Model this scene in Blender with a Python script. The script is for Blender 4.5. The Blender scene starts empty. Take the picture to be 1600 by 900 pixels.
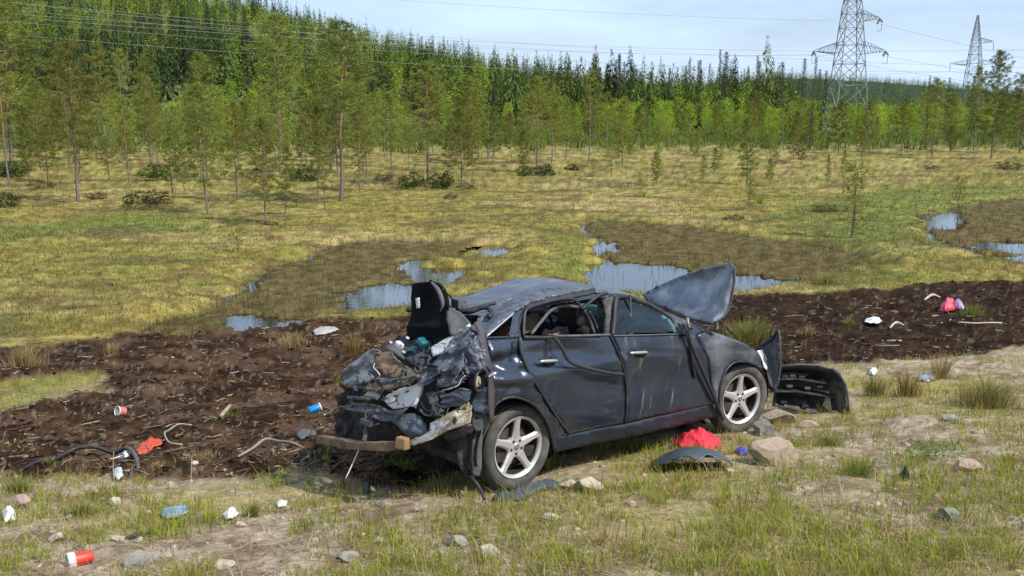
import bpy, bmesh, math, random
import numpy as np
from mathutils import Vector, Matrix
from mathutils.geometry import delaunay_2d_cdt

# ------------------------------------------------------------------ camera, sky, sun, exposure
SC = bpy.context.scene
COL = SC.collection
F, HOR, CAMH = 1575.0, 175.0, 2.65            # focal length and horizon row in pixels of the 1600 px photograph, eye height
PITCH = math.atan((450 - HOR) / F)
cam = bpy.data.cameras.new("camera")
cam.sensor_width = 36.0
cam.lens = F / 1600 * 36.0
cam.clip_start, cam.clip_end = 0.1, 9000
co = bpy.data.objects.new("camera", cam)
co.location = (0, 0, CAMH)
co.rotation_euler = (math.pi / 2 - PITCH, 0, 0)
COL.objects.link(co)
SC.camera = co

SUN_DIR = Vector((0.62, -0.42, 0.80)).normalized()
SUN_EL = math.asin(SUN_DIR.z)
SUN_AZ = math.atan2(SUN_DIR.x, SUN_DIR.y)      # from +Y, clockwise
w = bpy.data.worlds.new("World")
SC.world = w
w.use_nodes = True
nt = w.node_tree
nt.nodes.clear()
wo = nt.nodes.new("ShaderNodeOutputWorld")
bg = nt.nodes.new("ShaderNodeBackground")
sky = nt.nodes.new("ShaderNodeTexSky")
sky.sky_type = 'NISHITA'
sky.sun_disc = False
sky.sun_elevation = SUN_EL
sky.sun_rotation = SUN_AZ
sky.air_density, sky.dust_density, sky.ozone_density = 1.0, 0.6, 1.4
# thin high cloud veil mixed over the clear sky
tc = nt.nodes.new("ShaderNodeTexCoord")
mp = nt.nodes.new("ShaderNodeMapping"); mp.inputs['Scale'].default_value = (1.0, 1.0, 5.0)
nz = nt.nodes.new("ShaderNodeTexNoise"); nz.inputs['Scale'].default_value = 3.2
nz.inputs['Detail'].default_value = 7; nz.inputs['Roughness'].default_value = 0.58
cr = nt.nodes.new("ShaderNodeMapRange")
cr.inputs['From Min'].default_value, cr.inputs['From Max'].default_value = 0.36, 0.70
cr.inputs['To Min'].default_value, cr.inputs['To Max'].default_value = 0.45, 0.92
mxr = nt.nodes.new("ShaderNodeMixRGB")
mxr.inputs[2].default_value = (7.9, 10.2, 13.8, 1)
for a, b in ((tc.outputs['Generated'], mp.inputs[0]), (mp.outputs[0], nz.inputs['Vector']), (nz.outputs['Fac'], cr.inputs['Value']),
             (cr.outputs[0], mxr.inputs[0]), (sky.outputs[0], mxr.inputs[1]), (mxr.outputs[0], bg.inputs[0]), (bg.outputs[0], wo.inputs[0])):
    nt.links.new(a, b)
bg.inputs[1].default_value = 0.084
sl = bpy.data.lights.new("sun", 'SUN')
sl.energy, sl.angle, sl.color = 4.7, math.radians(0.6), (1.0, 0.93, 0.82)
so = bpy.data.objects.new("sun", sl)
so.rotation_euler = (-SUN_DIR).to_track_quat('-Z', 'Y').to_euler()
COL.objects.link(so)
SC.view_settings.view_transform = 'Standard'
SC.view_settings.look = 'None'
SC.view_settings.gamma = 1.0
SC.view_settings.exposure = 0.22
SC.cycles.max_bounces = 6
SC.cycles.transparent_max_bounces = 8

# ------------------------------------------------------------------ helpers
RS = np.random.RandomState(7)
_perm = RS.permutation(512)
_grad = np.array([(math.cos(a), math.sin(a)) for a in np.linspace(0, 2 * math.pi, 16, endpoint=False)])

def perlin(x, y, seed=0):
    x = np.asarray(x, float); y = np.asarray(y, float)
    xi = np.floor(x).astype(int); yi = np.floor(y).astype(int)
    xf, yf = x - xi, y - yi
    u, v = xf * xf * xf * (xf * (xf * 6 - 15) + 10), yf * yf * yf * (yf * (yf * 6 - 15) + 10)
    def g(ix, iy, dx, dy):
        h = _perm[(_perm[(ix + seed * 37) % 512] + iy) % 512] % 16
        return _grad[h, 0] * dx + _grad[h, 1] * dy
    a, b = g(xi, yi, xf, yf), g(xi + 1, yi, xf - 1, yf)
    c, d = g(xi, yi + 1, xf, yf - 1), g(xi + 1, yi + 1, xf - 1, yf - 1)
    return (a * (1 - u) + b * u) * (1 - v) + (c * (1 - u) + d * u) * v

def fbm(x, y, oct=4, seed=0, gain=0.5):
    s, a, f = 0, 1.0, 1.0
    for i in range(oct):
        s = s + a * perlin(np.asarray(x) * f + 13.7 * i, np.asarray(y) * f - 7.3 * i, seed + i)
        a *= gain; f *= 2.03
    return s * 1.4

def sstep(a, b, x):
    t = np.clip((np.asarray(x, float) - a) / (b - a), 0, 1)
    return t * t * (3 - 2 * t)

CP, SP = math.cos(PITCH), math.sin(PITCH)
def ray(u, v):
    a, b = (np.asarray(u, float) - 800) / F, (np.asarray(v, float) - 450) / F
    return np.stack([a, CP - b * SP, -SP - b * CP], -1)

def flat_at(u, v, z):                           # photo pixel -> point on a level plane
    d = ray(u, v); t = (z - CAMH) / d[..., 2]
    return d[..., 0] * t, d[..., 1] * t

def in_poly(px, py, poly):
    px, py = np.asarray(px), np.asarray(py)
    c = np.zeros(px.shape, bool)
    n = len(poly)
    for i in range(n):
        x0, y0 = poly[i]; x1, y1 = poly[(i + 1) % n]
        if y0 == y1: continue
        k = ((y0 > py) != (y1 > py)) & (px < (x1 - x0) * (py - y0) / (y1 - y0) + x0)
        c ^= k
    return c

def poly_dist(px, py, poly):                    # signed distance, positive inside
    px, py = np.asarray(px, float), np.asarray(py, float)
    d = np.full(px.shape, 1e9)
    n = len(poly)
    for i in range(n):
        ax, ay = poly[i]; bx, by = poly[(i + 1) % n]
        ex, ey = bx - ax, by - ay
        t = np.clip(((px - ax) * ex + (py - ay) * ey) / (ex * ex + ey * ey + 1e-12), 0, 1)
        d = np.minimum(d, np.hypot(px - ax - t * ex, py - ay - t * ey))
    return np.where(in_poly(px, py, poly), d, -d)

def set_props(o, label=None, cat=None, group=None, kind=None):
    if label: o['label'] = label
    if cat: o['category'] = cat
    if group: o['group'] = group
    if kind: o['kind'] = kind
    return o

def np_mesh(name, V, T, col=None, smooth=False, uv=None):
    me = bpy.data.meshes.new(name)
    V = np.asarray(V, np.float32); T = np.asarray(T, np.int32)
    k = T.shape[1]
    me.vertices.add(len(V)); me.vertices.foreach_set('co', V.ravel())
    me.loops.add(T.size); me.loops.foreach_set('vertex_index', T.ravel())
    me.polygons.add(len(T))
    me.polygons.foreach_set('loop_start', np.arange(0, T.size, k, dtype=np.int32))
    me.polygons.foreach_set('loop_total', np.full(len(T), k, np.int32))
    if smooth: me.polygons.foreach_set('use_smooth', np.ones(len(T), bool))
    me.update(calc_edges=True)
    if col is not None:
        at = me.color_attributes.new('Col', 'FLOAT_COLOR', 'POINT')
        c = np.ones((len(V), 4), np.float32); c[:, :3] = col
        at.data.foreach_set('color', c.ravel())
    return me

def link(name, me, mat=None, parent=None):
    o = bpy.data.objects.new(name, me)
    COL.objects.link(o)
    if mat is not None and me is not None and not me.materials: me.materials.append(mat)
    if parent is not None: o.parent = parent
    return o

def empty(name, loc=(0, 0, 0), rot=(0, 0, 0)):
    o = bpy.data.objects.new(name, None)
    o.empty_display_size = 0.2
    o.location = loc; o.rotation_euler = rot
    COL.objects.link(o)
    return o

def dup(root, loc=None, rz=None, sc=None):
    r = root.copy(); COL.objects.link(r)
    if loc is not None: r.location = loc
    if rz is not None: r.rotation_euler = (root.rotation_euler[0], root.rotation_euler[1], rz)
    if sc is not None: r.scale = sc
    for ch in list(root.children):
        c = ch.copy(); COL.objects.link(c); c.parent = r
        for g in list(ch.children):
            d = g.copy(); COL.objects.link(d); d.parent = c
    return r

class MB:                                       # collects shapes into one mesh
    def __init__(s): s.v, s.f = [], []
    def add(s, V, Fc):
        k = len(s.v); s.v += [tuple(p) for p in V]; s.f += [tuple(i + k for i in f) for f in Fc]; return s
    def box(s, c, d, R=None, taper=1.0):
        x, y, z = d[0] / 2, d[1] / 2, d[2] / 2
        V = [Vector((sx * x * (taper if sz > 0 else 1), sy * y * (taper if sz > 0 else 1), sz * z)) for sz in (-1, 1) for sy in (-1, 1) for sx in (-1, 1)]
        if R is not None: V = [R @ p for p in V]
        V = [p + Vector(c) for p in V]
        return s.add(V, [(0, 2, 3, 1), (4, 5, 7, 6), (0, 1, 5, 4), (2, 6, 7, 3), (0, 4, 6, 2), (1, 3, 7, 5)])
    def tube(s, pts, r, n=6, cap=True):
        pts = [Vector(p) for p in pts]
        rr = r if isinstance(r, (list, tuple, np.ndarray)) else [r] * len(pts)
        V, Fc = [], []
        t0 = (pts[1] - pts[0]).normalized()
        nv = t0.orthogonal().normalized()
        for i, p in enumerate(pts):
            t = (pts[min(i + 1, len(pts) - 1)] - pts[max(i - 1, 0)]).normalized()
            nv = (nv - t * nv.dot(t)).normalized(); b = t.cross(nv)
            for k in range(n):
                a = 2 * math.pi * k / n
                V.append(p + (nv * math.cos(a) + b * math.sin(a)) * rr[i])
        for i in range(len(pts) - 1):
            for k in range(n):
                Fc.append((i * n + k, i * n + (k + 1) % n, (i + 1) * n + (k + 1) % n, (i + 1) * n + k))
        if cap:
            Fc.append(tuple(range(n))[::-1]); Fc.append(tuple(range((len(pts) - 1) * n, len(pts) * n)))
        return s.add(V, Fc)
    def lathe(s, prof, n=32, M=None, close=False):   # prof: (radius, height) around Z
        V, Fc = [], []
        for r, z in prof:
            for k in range(n):
                a = 2 * math.pi * k / n
                V.append(Vector((r * math.cos(a), r * math.sin(a), z)))
        if M is not None: V = [M @ p for p in V]
        m = len(prof)
        for i in range(m if close else m - 1):
            j = (i + 1) % m
            for k in range(n):
                Fc.append((i * n + k, i * n + (k + 1) % n, j * n + (k + 1) % n, j * n + k))
        return s.add(V, Fc)
    def build(s, name, mat, parent=None, smooth=False, bevel=0, sub=0):
        me = bpy.data.meshes.new(name)
        me.from_pydata([tuple(p) for p in s.v], [], s.f)
        bm = bmesh.new(); bm.from_mesh(me)
        bmesh.ops.recalc_face_normals(bm, faces=bm.faces)
        if bevel: bmesh.ops.bevel(bm, geom=list(bm.edges), offset=bevel, segments=2, profile=0.6, affect='EDGES')
        bm.to_mesh(me); bm.free()
        if smooth: me.polygons.foreach_set('use_smooth', [True] * len(me.polygons))
        o = link(name, me, mat, parent)
        if sub:
            m = o.modifiers.new('sub', 'SUBSURF'); m.levels = m.render_levels = sub
        return o

# ---- materials
def nodes_of(name):
    m = bpy.data.materials.new(name); m.use_nodes = True
    n = m.node_tree
    return m, n, n.nodes['Principled BSDF'], n.nodes['Material Output']

def mat(name, base, rough=0.6, metal=0.0, var=0.25, scale=8.0, bump=0.0, bscale=40.0, coat=0.0, dirt=None, dscale=6.0, dlo=0.5, dhi=0.62, spec=0.5, stretch=None, trans=0.0, alpha=1.0):
    m, n, p, out = nodes_of(name)
    L, N = n.links.new, n.nodes.new
    p.inputs['Roughness'].default_value = rough
    p.inputs['Metallic'].default_value = metal
    p.inputs['Specular IOR Level'].default_value = spec
    p.inputs['Coat Weight'].default_value = coat
    p.inputs['Coat Roughness'].default_value = 0.08
    tcn = N('ShaderNodeTexCoord'); vec = tcn.outputs['Object']
    if stretch:
        mm = N('ShaderNodeMapping'); mm.inputs['Scale'].default_value = stretch
        L(vec, mm.inputs[0]); vec = mm.outputs[0]
    a = N('ShaderNodeTexNoise'); a.inputs['Scale'].default_value = scale; a.inputs['Detail'].default_value = 6; a.inputs['Roughness'].default_value = 0.62
    L(vec, a.inputs['Vector'])
    r = N('ShaderNodeValToRGB')
    r.color_ramp.elements[0].position, r.color_ramp.elements[1].position = 0.3, 0.7
    r.color_ramp.elements[0].color = (*[c * (1 - var) for c in base], 1)
    r.color_ramp.elements[1].color = (*[min(c * (1 + var), 1) for c in base], 1)
    L(a.outputs['Fac'], r.inputs[0]); colout = r.outputs[0]
    if dirt is not None:
        dn = N('ShaderNodeTexNoise'); dn.inputs['Scale'].default_value = dscale; dn.inputs['Detail'].default_value = 8; dn.inputs['Roughness'].default_value = 0.7
        L(vec, dn.inputs['Vector'])
        mr = N('ShaderNodeMapRange'); mr.inputs['From Min'].default_value = dlo; mr.inputs['From Max'].default_value = dhi
        L(dn.outputs['Fac'], mr.inputs['Value'])
        mx = N('ShaderNodeMixRGB'); L(mr.outputs[0], mx.inputs[0]); L(colout, mx.inputs[1]); mx.inputs[2].default_value = (*dirt, 1)
        colout = mx.outputs[0]
        rm = N('ShaderNodeMapRange'); rm.inputs['To Min'].default_value = rough; rm.inputs['To Max'].default_value = max(rough, 0.85)
        L(mr.outputs[0], rm.inputs['Value']); L(rm.outputs[0], p.inputs['Roughness'])
        if metal > 0:
            mm2 = N('ShaderNodeMapRange'); mm2.inputs['To Min'].default_value = metal; mm2.inputs['To Max'].default_value = 0.0
            L(mr.outputs[0], mm2.inputs['Value']); L(mm2.outputs[0], p.inputs['Metallic'])
    L(colout, p.inputs['Base Color'])
    if bump > 0:
        bn = N('ShaderNodeTexNoise'); bn.inputs['Scale'].default_value = bscale; bn.inputs['Detail'].default_value = 6
        L(vec, bn.inputs['Vector'])
        bp_ = N('ShaderNodeBump'); bp_.inputs['Strength'].default_value = bump; bp_.inputs['Distance'].default_value = 0.02
        L(bn.outputs['Fac'], bp_.inputs['Height']); L(bp_.outputs[0], p.inputs['Normal'])
    return m

def col_mat(name, rough=0.9, trans=0.0, var=0.35, scale=30.0, bump=0.0, bscale=60.0, rnd=0.0):
    """colour from the mesh's own land-cover / leaf colour attribute, broken up by noise"""
    m, n, p, out = nodes_of(name)
    L, N = n.links.new, n.nodes.new
    p.inputs['Roughness'].default_value = rough
    p.inputs['Specular IOR Level'].default_value = 0.06
    at = N('ShaderNodeAttribute'); at.attribute_name = 'Col'
    tcn = N('ShaderNodeTexCoord')
    a = N('ShaderNodeTexNoise'); a.inputs['Scale'].default_value = scale; a.inputs['Detail'].default_value = 7; a.inputs['Roughness'].default_value = 0.65
    L(tcn.outputs['Object'], a.inputs['Vector'])
    mr = N('ShaderNodeMapRange'); mr.inputs['From Min'].default_value = 0.3; mr.inputs['From Max'].default_value = 0.7
    mr.inputs['To Min'].default_value = 1 - var; mr.inputs['To Max'].default_value = 1 + var
    L(a.outputs['Fac'], mr.inputs['Value'])
    hs = N('ShaderNodeHueSaturation'); L(at.outputs['Color'], hs.inputs['Color'])
    if rnd > 0:
        oi = N('ShaderNodeObjectInfo')
        h = N('ShaderNodeMapRange'); h.inputs['To Min'].default_value = 0.5 - rnd * 0.018; h.inputs['To Max'].default_value = 0.5 + rnd * 0.016
        L(oi.outputs['Random'], h.inputs['Value']); L(h.outputs[0], hs.inputs['Hue'])
        mul = N('ShaderNodeMath'); mul.operation = 'MULTIPLY'; mul.inputs[1].default_value = 7.31
        fr = N('ShaderNodeMath'); fr.operation = 'FRACT'
        L(oi.outputs['Random'], mul.inputs[0]); L(mul.outputs[0], fr.inputs[0])
        h2 = N('ShaderNodeMapRange'); h2.inputs['To Min'].default_value = 1 - rnd * 0.30; h2.inputs['To Max'].default_value = 1 + rnd * 0.35
        L(fr.outputs[0], h2.inputs['Value'])
        m2 = N('ShaderNodeMath'); m2.operation = 'MULTIPLY'; L(h2.outputs[0], m2.inputs[0]); L(mr.outputs[0], m2.inputs[1])
        L(m2.outputs[0], hs.inputs['Value'])
    else:
        L(mr.outputs[0], hs.inputs['Value'])
    L(hs.outputs[0], p.inputs['Base Color'])
    if bump > 0:
        bn = N('ShaderNodeTexNoise'); bn.inputs['Scale'].default_value = bscale; bn.inputs['Detail'].default_value = 8; bn.inputs['Roughness'].default_value = 0.7
        L(tcn.outputs['Object'], bn.inputs['Vector'])
        bp_ = N('ShaderNodeBump'); bp_.inputs['Strength'].default_value = bump; bp_.inputs['Distance'].default_value = 0.03
        L(bn.outputs['Fac'], bp_.inputs['Height']); L(bp_.outputs[0], p.inputs['Normal'])
    if trans > 0:
        tr = N('ShaderNodeBsdfTranslucent'); L(hs.outputs[0], tr.inputs['Color'])
        mx = N('ShaderNodeMixShader'); mx.inputs[0].default_value = trans
        L(p.outputs[0], mx.inputs[1]); L(tr.outputs[0], mx.inputs[2]); L(mx.outputs[0], out.inputs['Surface'])
    return m

def glass_mat(name, tint, opac, rough=0.02):
    m, n, p, out = nodes_of(name)
    L, N = n.links.new, n.nodes.new
    n.nodes.remove(p)
    tr = N('ShaderNodeBsdfTransparent'); tr.inputs[0].default_value = (*tint, 1)
    gl = N('ShaderNodeBsdfGlossy'); gl.inputs['Roughness'].default_value = rough; gl.inputs['Color'].default_value = (0.85, 0.95, 0.95, 1)
    fr = N('ShaderNodeFresnel'); fr.inputs[0].default_value = 1.5
    ad = N('ShaderNodeMath'); ad.operation = 'ADD'; ad.inputs[1].default_value = opac
    L(fr.outputs[0], ad.inputs[0])
    mx = N('ShaderNodeMixShader'); L(ad.outputs[0], mx.inputs[0]); L(tr.outputs[0], mx.inputs[1]); L(gl.outputs[0], mx.inputs[2])
    L(mx.outputs[0], out.inputs['Surface'])
    return m

# ------------------------------------------------------------------ the lie of the land
BOG, WATER = -0.72, -0.825
SKY_U = np.array([-900, -300, 0, 300, 420, 500, 600, 700, 800, 900, 1000, 1150, 1300, 1500, 2600])
HILL_H = np.array([62, 60, 56, 49, 44, 38, 29.5, 23.5, 16.5, 12, 8.5, 5, 3, 2, 2])

def h_base(x, y):
    x = np.asarray(x, float); y = np.asarray(y, float)
    s = -0.3 * (x - 0.034) + 0.954 * (y - 6.861)
    z1 = -0.018 - 0.139 * s
    z1 = -0.1 * np.logaddexp(-z1 / 0.1, -0.5 / 0.1)
    z = 0.07 * np.logaddexp(z1 / 0.07, BOG / 0.07)
    r = np.hypot(x, y)
    u = 800 + F * x / np.maximum(y, 0.5)
    hh = np.interp(u, SKY_U, HILL_H)
    t = np.clip((r - 118) / 330, 0, 1)
    z = z + hh * (t ** 1.15) * (r > 118)
    far = np.interp(u, [-900, 900, 1050, 1200, 1350, 1500, 1600, 2600], [0, 0, 30, 52, 46, 34, 24, 16])
    z = z + far * sstep(700, 1700, r) * (y > 0)
    return z

def gpos(u, v, hf=None):
    hf = hf or h_base
    d = ray(u, v)
    lo = np.full(np.shape(u), 2.0); hi = np.full(np.shape(u), 400.0)
    # first crossing: march, then bisect
    ts = 2.0 * 1.02 ** np.arange(270)
    done = np.zeros(np.shape(u), bool)
    prev = np.full(np.shape(u), 2.0)
    for t in ts:
        below = CAMH + d[..., 2] * t < hf(d[..., 0] * t, d[..., 1] * t)
        new = below & ~done
        lo = np.where(new, prev, lo); hi = np.where(new, t, hi)
        done |= below
        prev = np.where(done, prev, t)
    for _ in range(24):
        m = (lo + hi) / 2
        b = CAMH + d[..., 2] * m < hf(d[..., 0] * m, d[..., 1] * m)
        hi = np.where(b, m, hi); lo = np.where(b, lo, m)
    t = (lo + hi) / 2
    return d[..., 0] * t, d[..., 1] * t

def ground_poly(px):
    a = np.array(px, float)
    x, y = gpos(a[:, 0], a[:, 1])
    return list(zip(x, y))

PEAT_POLY = ground_poly([(-420, 525), (0, 545), (100, 540), (200, 528), (300, 518), (420, 508), (520, 500), (640, 497), (760, 490), (900, 484), (1150, 462), (1250, 462), (1330, 462), (1420, 448), (1600, 434), (1900, 425),
                         (1900, 520), (1600, 545), (1480, 560), (1400, 572), (1300, 575), (1230, 590), (1140, 640), (1000, 680), (860, 715), (740, 745), (560, 762), (440, 750), (300, 745), (200, 752), (90, 745), (0, 742), (-420, 760)])
PATCH_POLY = ground_poly([(-400, 590), (0, 600), (60, 590), (150, 588), (185, 596), (170, 612), (120, 622), (60, 634), (0, 648), (-400, 660)])
POOL_POLYS = [ground_poly(p) for p in (
    [(235, 515), (300, 480), (380, 440), (440, 410), (520, 380), (600, 372), (690, 370), (735, 382), (700, 398), (650, 402), (640, 410), (712, 414), (705, 424), (668, 440), (648, 470), (570, 478), (480, 490), (430, 505), (370, 512), (300, 518)],
    [(922, 338), (1000, 345), (1080, 350), (1180, 366), (1280, 378), (1345, 395), (1370, 412), (1290, 424), (1232, 440), (1170, 446), (1090, 450), (940, 448), (933, 420), (940, 400), (955, 388), (930, 370)],
    [(1455, 330), (1500, 318), (1640, 300), (1900, 300), (1900, 420), (1600, 408), (1545, 402), (1500, 384), (1470, 370), (1440, 352)],
    [(752, 384), (770, 379), (792, 383), (788, 391), (765, 394)],
)]
CLEAR_POLYS = [ground_poly(p) for p in (
    [(553, 478), (558, 440), (600, 440), (640, 444), (672, 424), (714, 413), (708, 424), (668, 446), (648, 472)],
    [(360, 512), (375, 490), (440, 492), (452, 506), (400, 512)],
    [(640, 420), (650, 406), (672, 408), (664, 422)],
    [(932, 448), (936, 408), (960, 404), (1040, 412), (1110, 424), (1225, 433), (1215, 444), (1090, 450)],
    [(752, 384), (770, 379), (792, 383), (788, 391), (765, 394)],
    [(1462, 350), (1470, 334), (1490, 330), (1498, 340), (1485, 354)],
    [(1530, 380), (1560, 374), (1700, 374), (1700, 388), (1600, 389)],
    [(1545, 398), (1600, 394), (1700, 396), (1700, 406), (1600, 405)],
    [(936, 386), (935, 376), (952, 374), (950, 386)],
)]
GREEN_POLYS = [ground_poly(p) for p in (
    [(0, 352), (120, 345), (300, 335), (330, 345), (300, 360), (200, 366), (60, 376), (0, 380)],
    [(1180, 340), (1300, 310), (1450, 290), (1600, 290), (1600, 330), (1450, 350), (1420, 400), (1350, 420), (1300, 390)],
    [(850, 390), (900, 380), (930, 395), (925, 420), (870, 430)],
    [(1130, 490), (1200, 485), (1330, 440), (1480, 430), (1330, 460), (1250, 470), (1210, 535), (1120, 530)],
)]

def wob(x, y, s, a, seed): return a * fbm(np.asarray(x) / s, np.asarray(y) / s, 4, seed)

def masks(x, y):
    """land cover at world x, y: peat, pool, clear water, green"""
    far = y > 45
    pe = poly_dist(x, y, PEAT_POLY) + wob(x, y, 1.1, 0.42, 3)
    pt = poly_dist(x, y, PATCH_POLY) + wob(x, y, 0.6, 0.2, 4)
    peat = sstep(-0.12, 0.12, pe) * (1 - sstep(-0.1, 0.15, pt))
    pool = np.zeros(np.shape(x)); clear = np.zeros(np.shape(x)); green = np.zeros(np.shape(x))
    for p in POOL_POLYS:
        pool = np.maximum(pool, sstep(-0.7, 0.5, poly_dist(x, y, p) + wob(x, y, 1.6, 0.5, 5)))
    for p in CLEAR_POLYS:
        clear = np.maximum(clear, sstep(-0.40, -0.1, poly_dist(x, y, p) + wob(x, y, 0.7, 0.34, 6)))
    for p in GREEN_POLYS:
        green = np.maximum(green, sstep(-1.0, 1.0, poly_dist(x, y, p) + wob(x, y, 2.5, 1.0, 8)))
    pool = np.where(far, 0, pool); clear = np.where(far, 0, clear)
    peat = np.where(far, 0, peat)
    return peat, pool * (1 - peat), clear, green

def h_full(x, y, mk=None):
    x = np.asarray(x, float); y = np.asarray(y, float)
    peat, pool, clear, green = mk if mk is not None else masks(x, y)
    r = np.hypot(x, y)
    z = h_base(x, y)
    near = 1 - sstep(12, 17, r)
    bog = (1 - peat) * sstep(11, 15, y + 0.3 * x * 0 + 0 * x) * (1 - sstep(300, 500, r))
    z = z + near * 0.025 * fbm(x / 0.7, y / 0.7, 4, 11)
    cl = fbm(x / 0.42, y / 0.42, 5, 12, 0.62)
    z = z + peat * (0.055 * cl + 0.025 * np.abs(fbm(x / 0.16, y / 0.16, 3, 13)) + 0.05 * fbm(x / 2.2, y / 2.2, 2, 14) + 0.03)
    hm = fbm(x / 2.6, y / 2.1, 4, 15)
    z = z + bog * (0.075 * hm + 0.10 * np.clip(fbm(x / 1.2, y / 1.0, 3, 16) - 0.18, 0, 1) + 0.04)
    z = z - pool * 0.26 - np.maximum(clear, 0) * (1 - peat) * 0.14
    # small step at the pool rim
    mat_z = WATER + 0.012 + 0.05 * fbm(x / 0.55, y / 0.4, 4, 17)      # floating sedge mat between the open water
    mat_z = mat_z + 0.035 * (1 - sstep(0.0, 0.3, clear))
    z = np.where((pool > 0.8) & (peat < 0.4), np.where(clear > 0.3, np.minimum(z, WATER - 0.06), mat_z), z)
    return z

def col_of(x, y, z, mk):
    peat, pool, clear, green = mk
    r = np.hypot(x, y)
    n1 = fbm(x / 2.4, y / 2.0, 5, 21); n2 = fbm(x / 0.35, y / 0.35, 4, 22, 0.6); n3 = fbm(x / 7, y / 5, 3, 23); n4 = fbm(x / 0.09, y / 0.09, 3, 24, .6)
    def mixc(a, b, t): t = np.clip(t, 0, 1)[..., None]; return a * (1 - t) + b * t
    C = lambda *c: np.broadcast_to(np.array(c, float), x.shape + (3,))
    # gravel shoulder with thin moss and straw
    grav = mixc(C(.27, .215, .155), C(.44, .36, .27), 0.5 + 1.2 * n4)
    grav = mixc(grav, C(.17, .12, .075), 0.30 + 1.4 * n2)
    grav = mixc(grav, C(.30, .255, .10), 0.16 + 1.2 * n1)
    # bog moss
    moss = mixc(C(.255, .205, .058), C(.20, .19, .045), 0.5 + 1.2 * n1)
    moss = mixc(moss, C(.31, .25, .10), 0.1 + 1.3 * n3)
    moss = mixc(moss, C(.15, .10, .05), sstep(0.18, 0.5, fbm(x / 1.5, y / 1.1, 4, 27)) * 0.7)
    moss = mixc(moss, C(.14, .165, .04), np.clip(green * 0.85 + 0.0 * n2, 0, 1))
    moss = mixc(moss, C(.10, .085, .035), sstep(0.12, 0.55, fbm(x / 3.2, y / 1.4, 4, 28)) * 0.75)
    moss = moss * (0.88 + 0.55 * n2)[..., None]
    c = mixc(grav, moss, sstep(11.0, 14.5, y - 0.15 * x + 1.2 * n1))
    pt = mixc(C(.019, .0105, .006), C(.056, .030, .015), 0.45 + 1.2 * n2)
    pt = mixc(pt, C(.090, .055, .035), sstep(-0.05, 0.5, fbm(x / 0.8, y / 0.5, 4, 25)) * (0.95 - 0.75 * sstep(0, 3.5, x)))
    pt = mixc(pt, C(.24, .20, .15), sstep(0.46, 0.7, n4) * 0.45)
    pt = pt * (1 - .35 * sstep(0.5, 4, x))[..., None]
    c = mixc(c, pt, peat)
    c = mixc(c, mixc(C(.062, .048, .02), C(.125, .098, .042), .5 + 1.3 * n2), sstep(0.1, 1.0, pool) * .92)
    # meadow at the far edge, forest floor beyond
    c = mixc(c, C(.11, .12, .04), sstep(98, 135, r + 22 * n3 + 8 * n1))
    c = mixc(c, C(.035, .055, .03), sstep(500, 900, r))
    return c

def build_ground():
    ts = np.concatenate([np.linspace(-2.2, -0.64, 26)[:-1], np.linspace(-0.64, 0.64, 620), np.linspace(0.64, 2.2, 26)[1:]])
    ys = [2.6]
    while ys[-1] < 45: ys.append(ys[-1] * 1.0085)
    while ys[-1] < 520: ys.append(ys[-1] * 1.035)
    while ys[-1] < 5200: ys.append(ys[-1] * 1.09)
    ys = np.array(ys)
    Y, T = np.meshgrid(ys, ts, indexing='ij')
    X = T * Y
    mk = masks(X, Y)
    Z = h_full(X, Y, mk)
    c = col_of(X, Y, Z, mk)
    V = np.stack([X, Y, Z], -1).reshape(-1, 3)
    ny, nx = X.shape
    idx = np.arange(ny * nx).reshape(ny, nx)
    Q = np.stack([idx[:-1, :-1], idx[:-1, 1:], idx[1:, 1:], idx[1:, :-1]], -1).reshape(-1, 4)
    # the verge and road side behind the camera
    xs2 = np.linspace(-60, 60, 61); ys2 = np.array([2.6, 1.5, 0, -2, -5, -12, -30, -80])
    Y2, X2 = np.meshgrid(ys2, xs2, indexing='ij')
    Z2 = h_base(X2, Y2) - 0.02 * (Y2 > 2)
    mk2 = tuple(np.zeros(X2.shape) for _ in range(4))
    c2 = col_of(X2, Y2, Z2, mk2)
    k = len(V); i2 = np.arange(X2.size).reshape(X2.shape) + k
    Q2 = np.stack([i2[:-1, :-1], i2[1:, :-1], i2[1:, 1:], i2[:-1, 1:]], -1).reshape(-1, 4)
    V = np.concatenate([V, np.stack([X2, Y2, Z2], -1).reshape(-1, 3)])
    me = np_mesh('ground', V, np.concatenate([Q, Q2]), np.concatenate([c.reshape(-1, 3), c2.reshape(-1, 3)]), smooth=True)
    set_props(link('ground', me, col_mat('ground_cover', 0.95, 0, 0.38, 14.0, 0.55, 26.0)), kind='structure')
build_ground()

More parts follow.
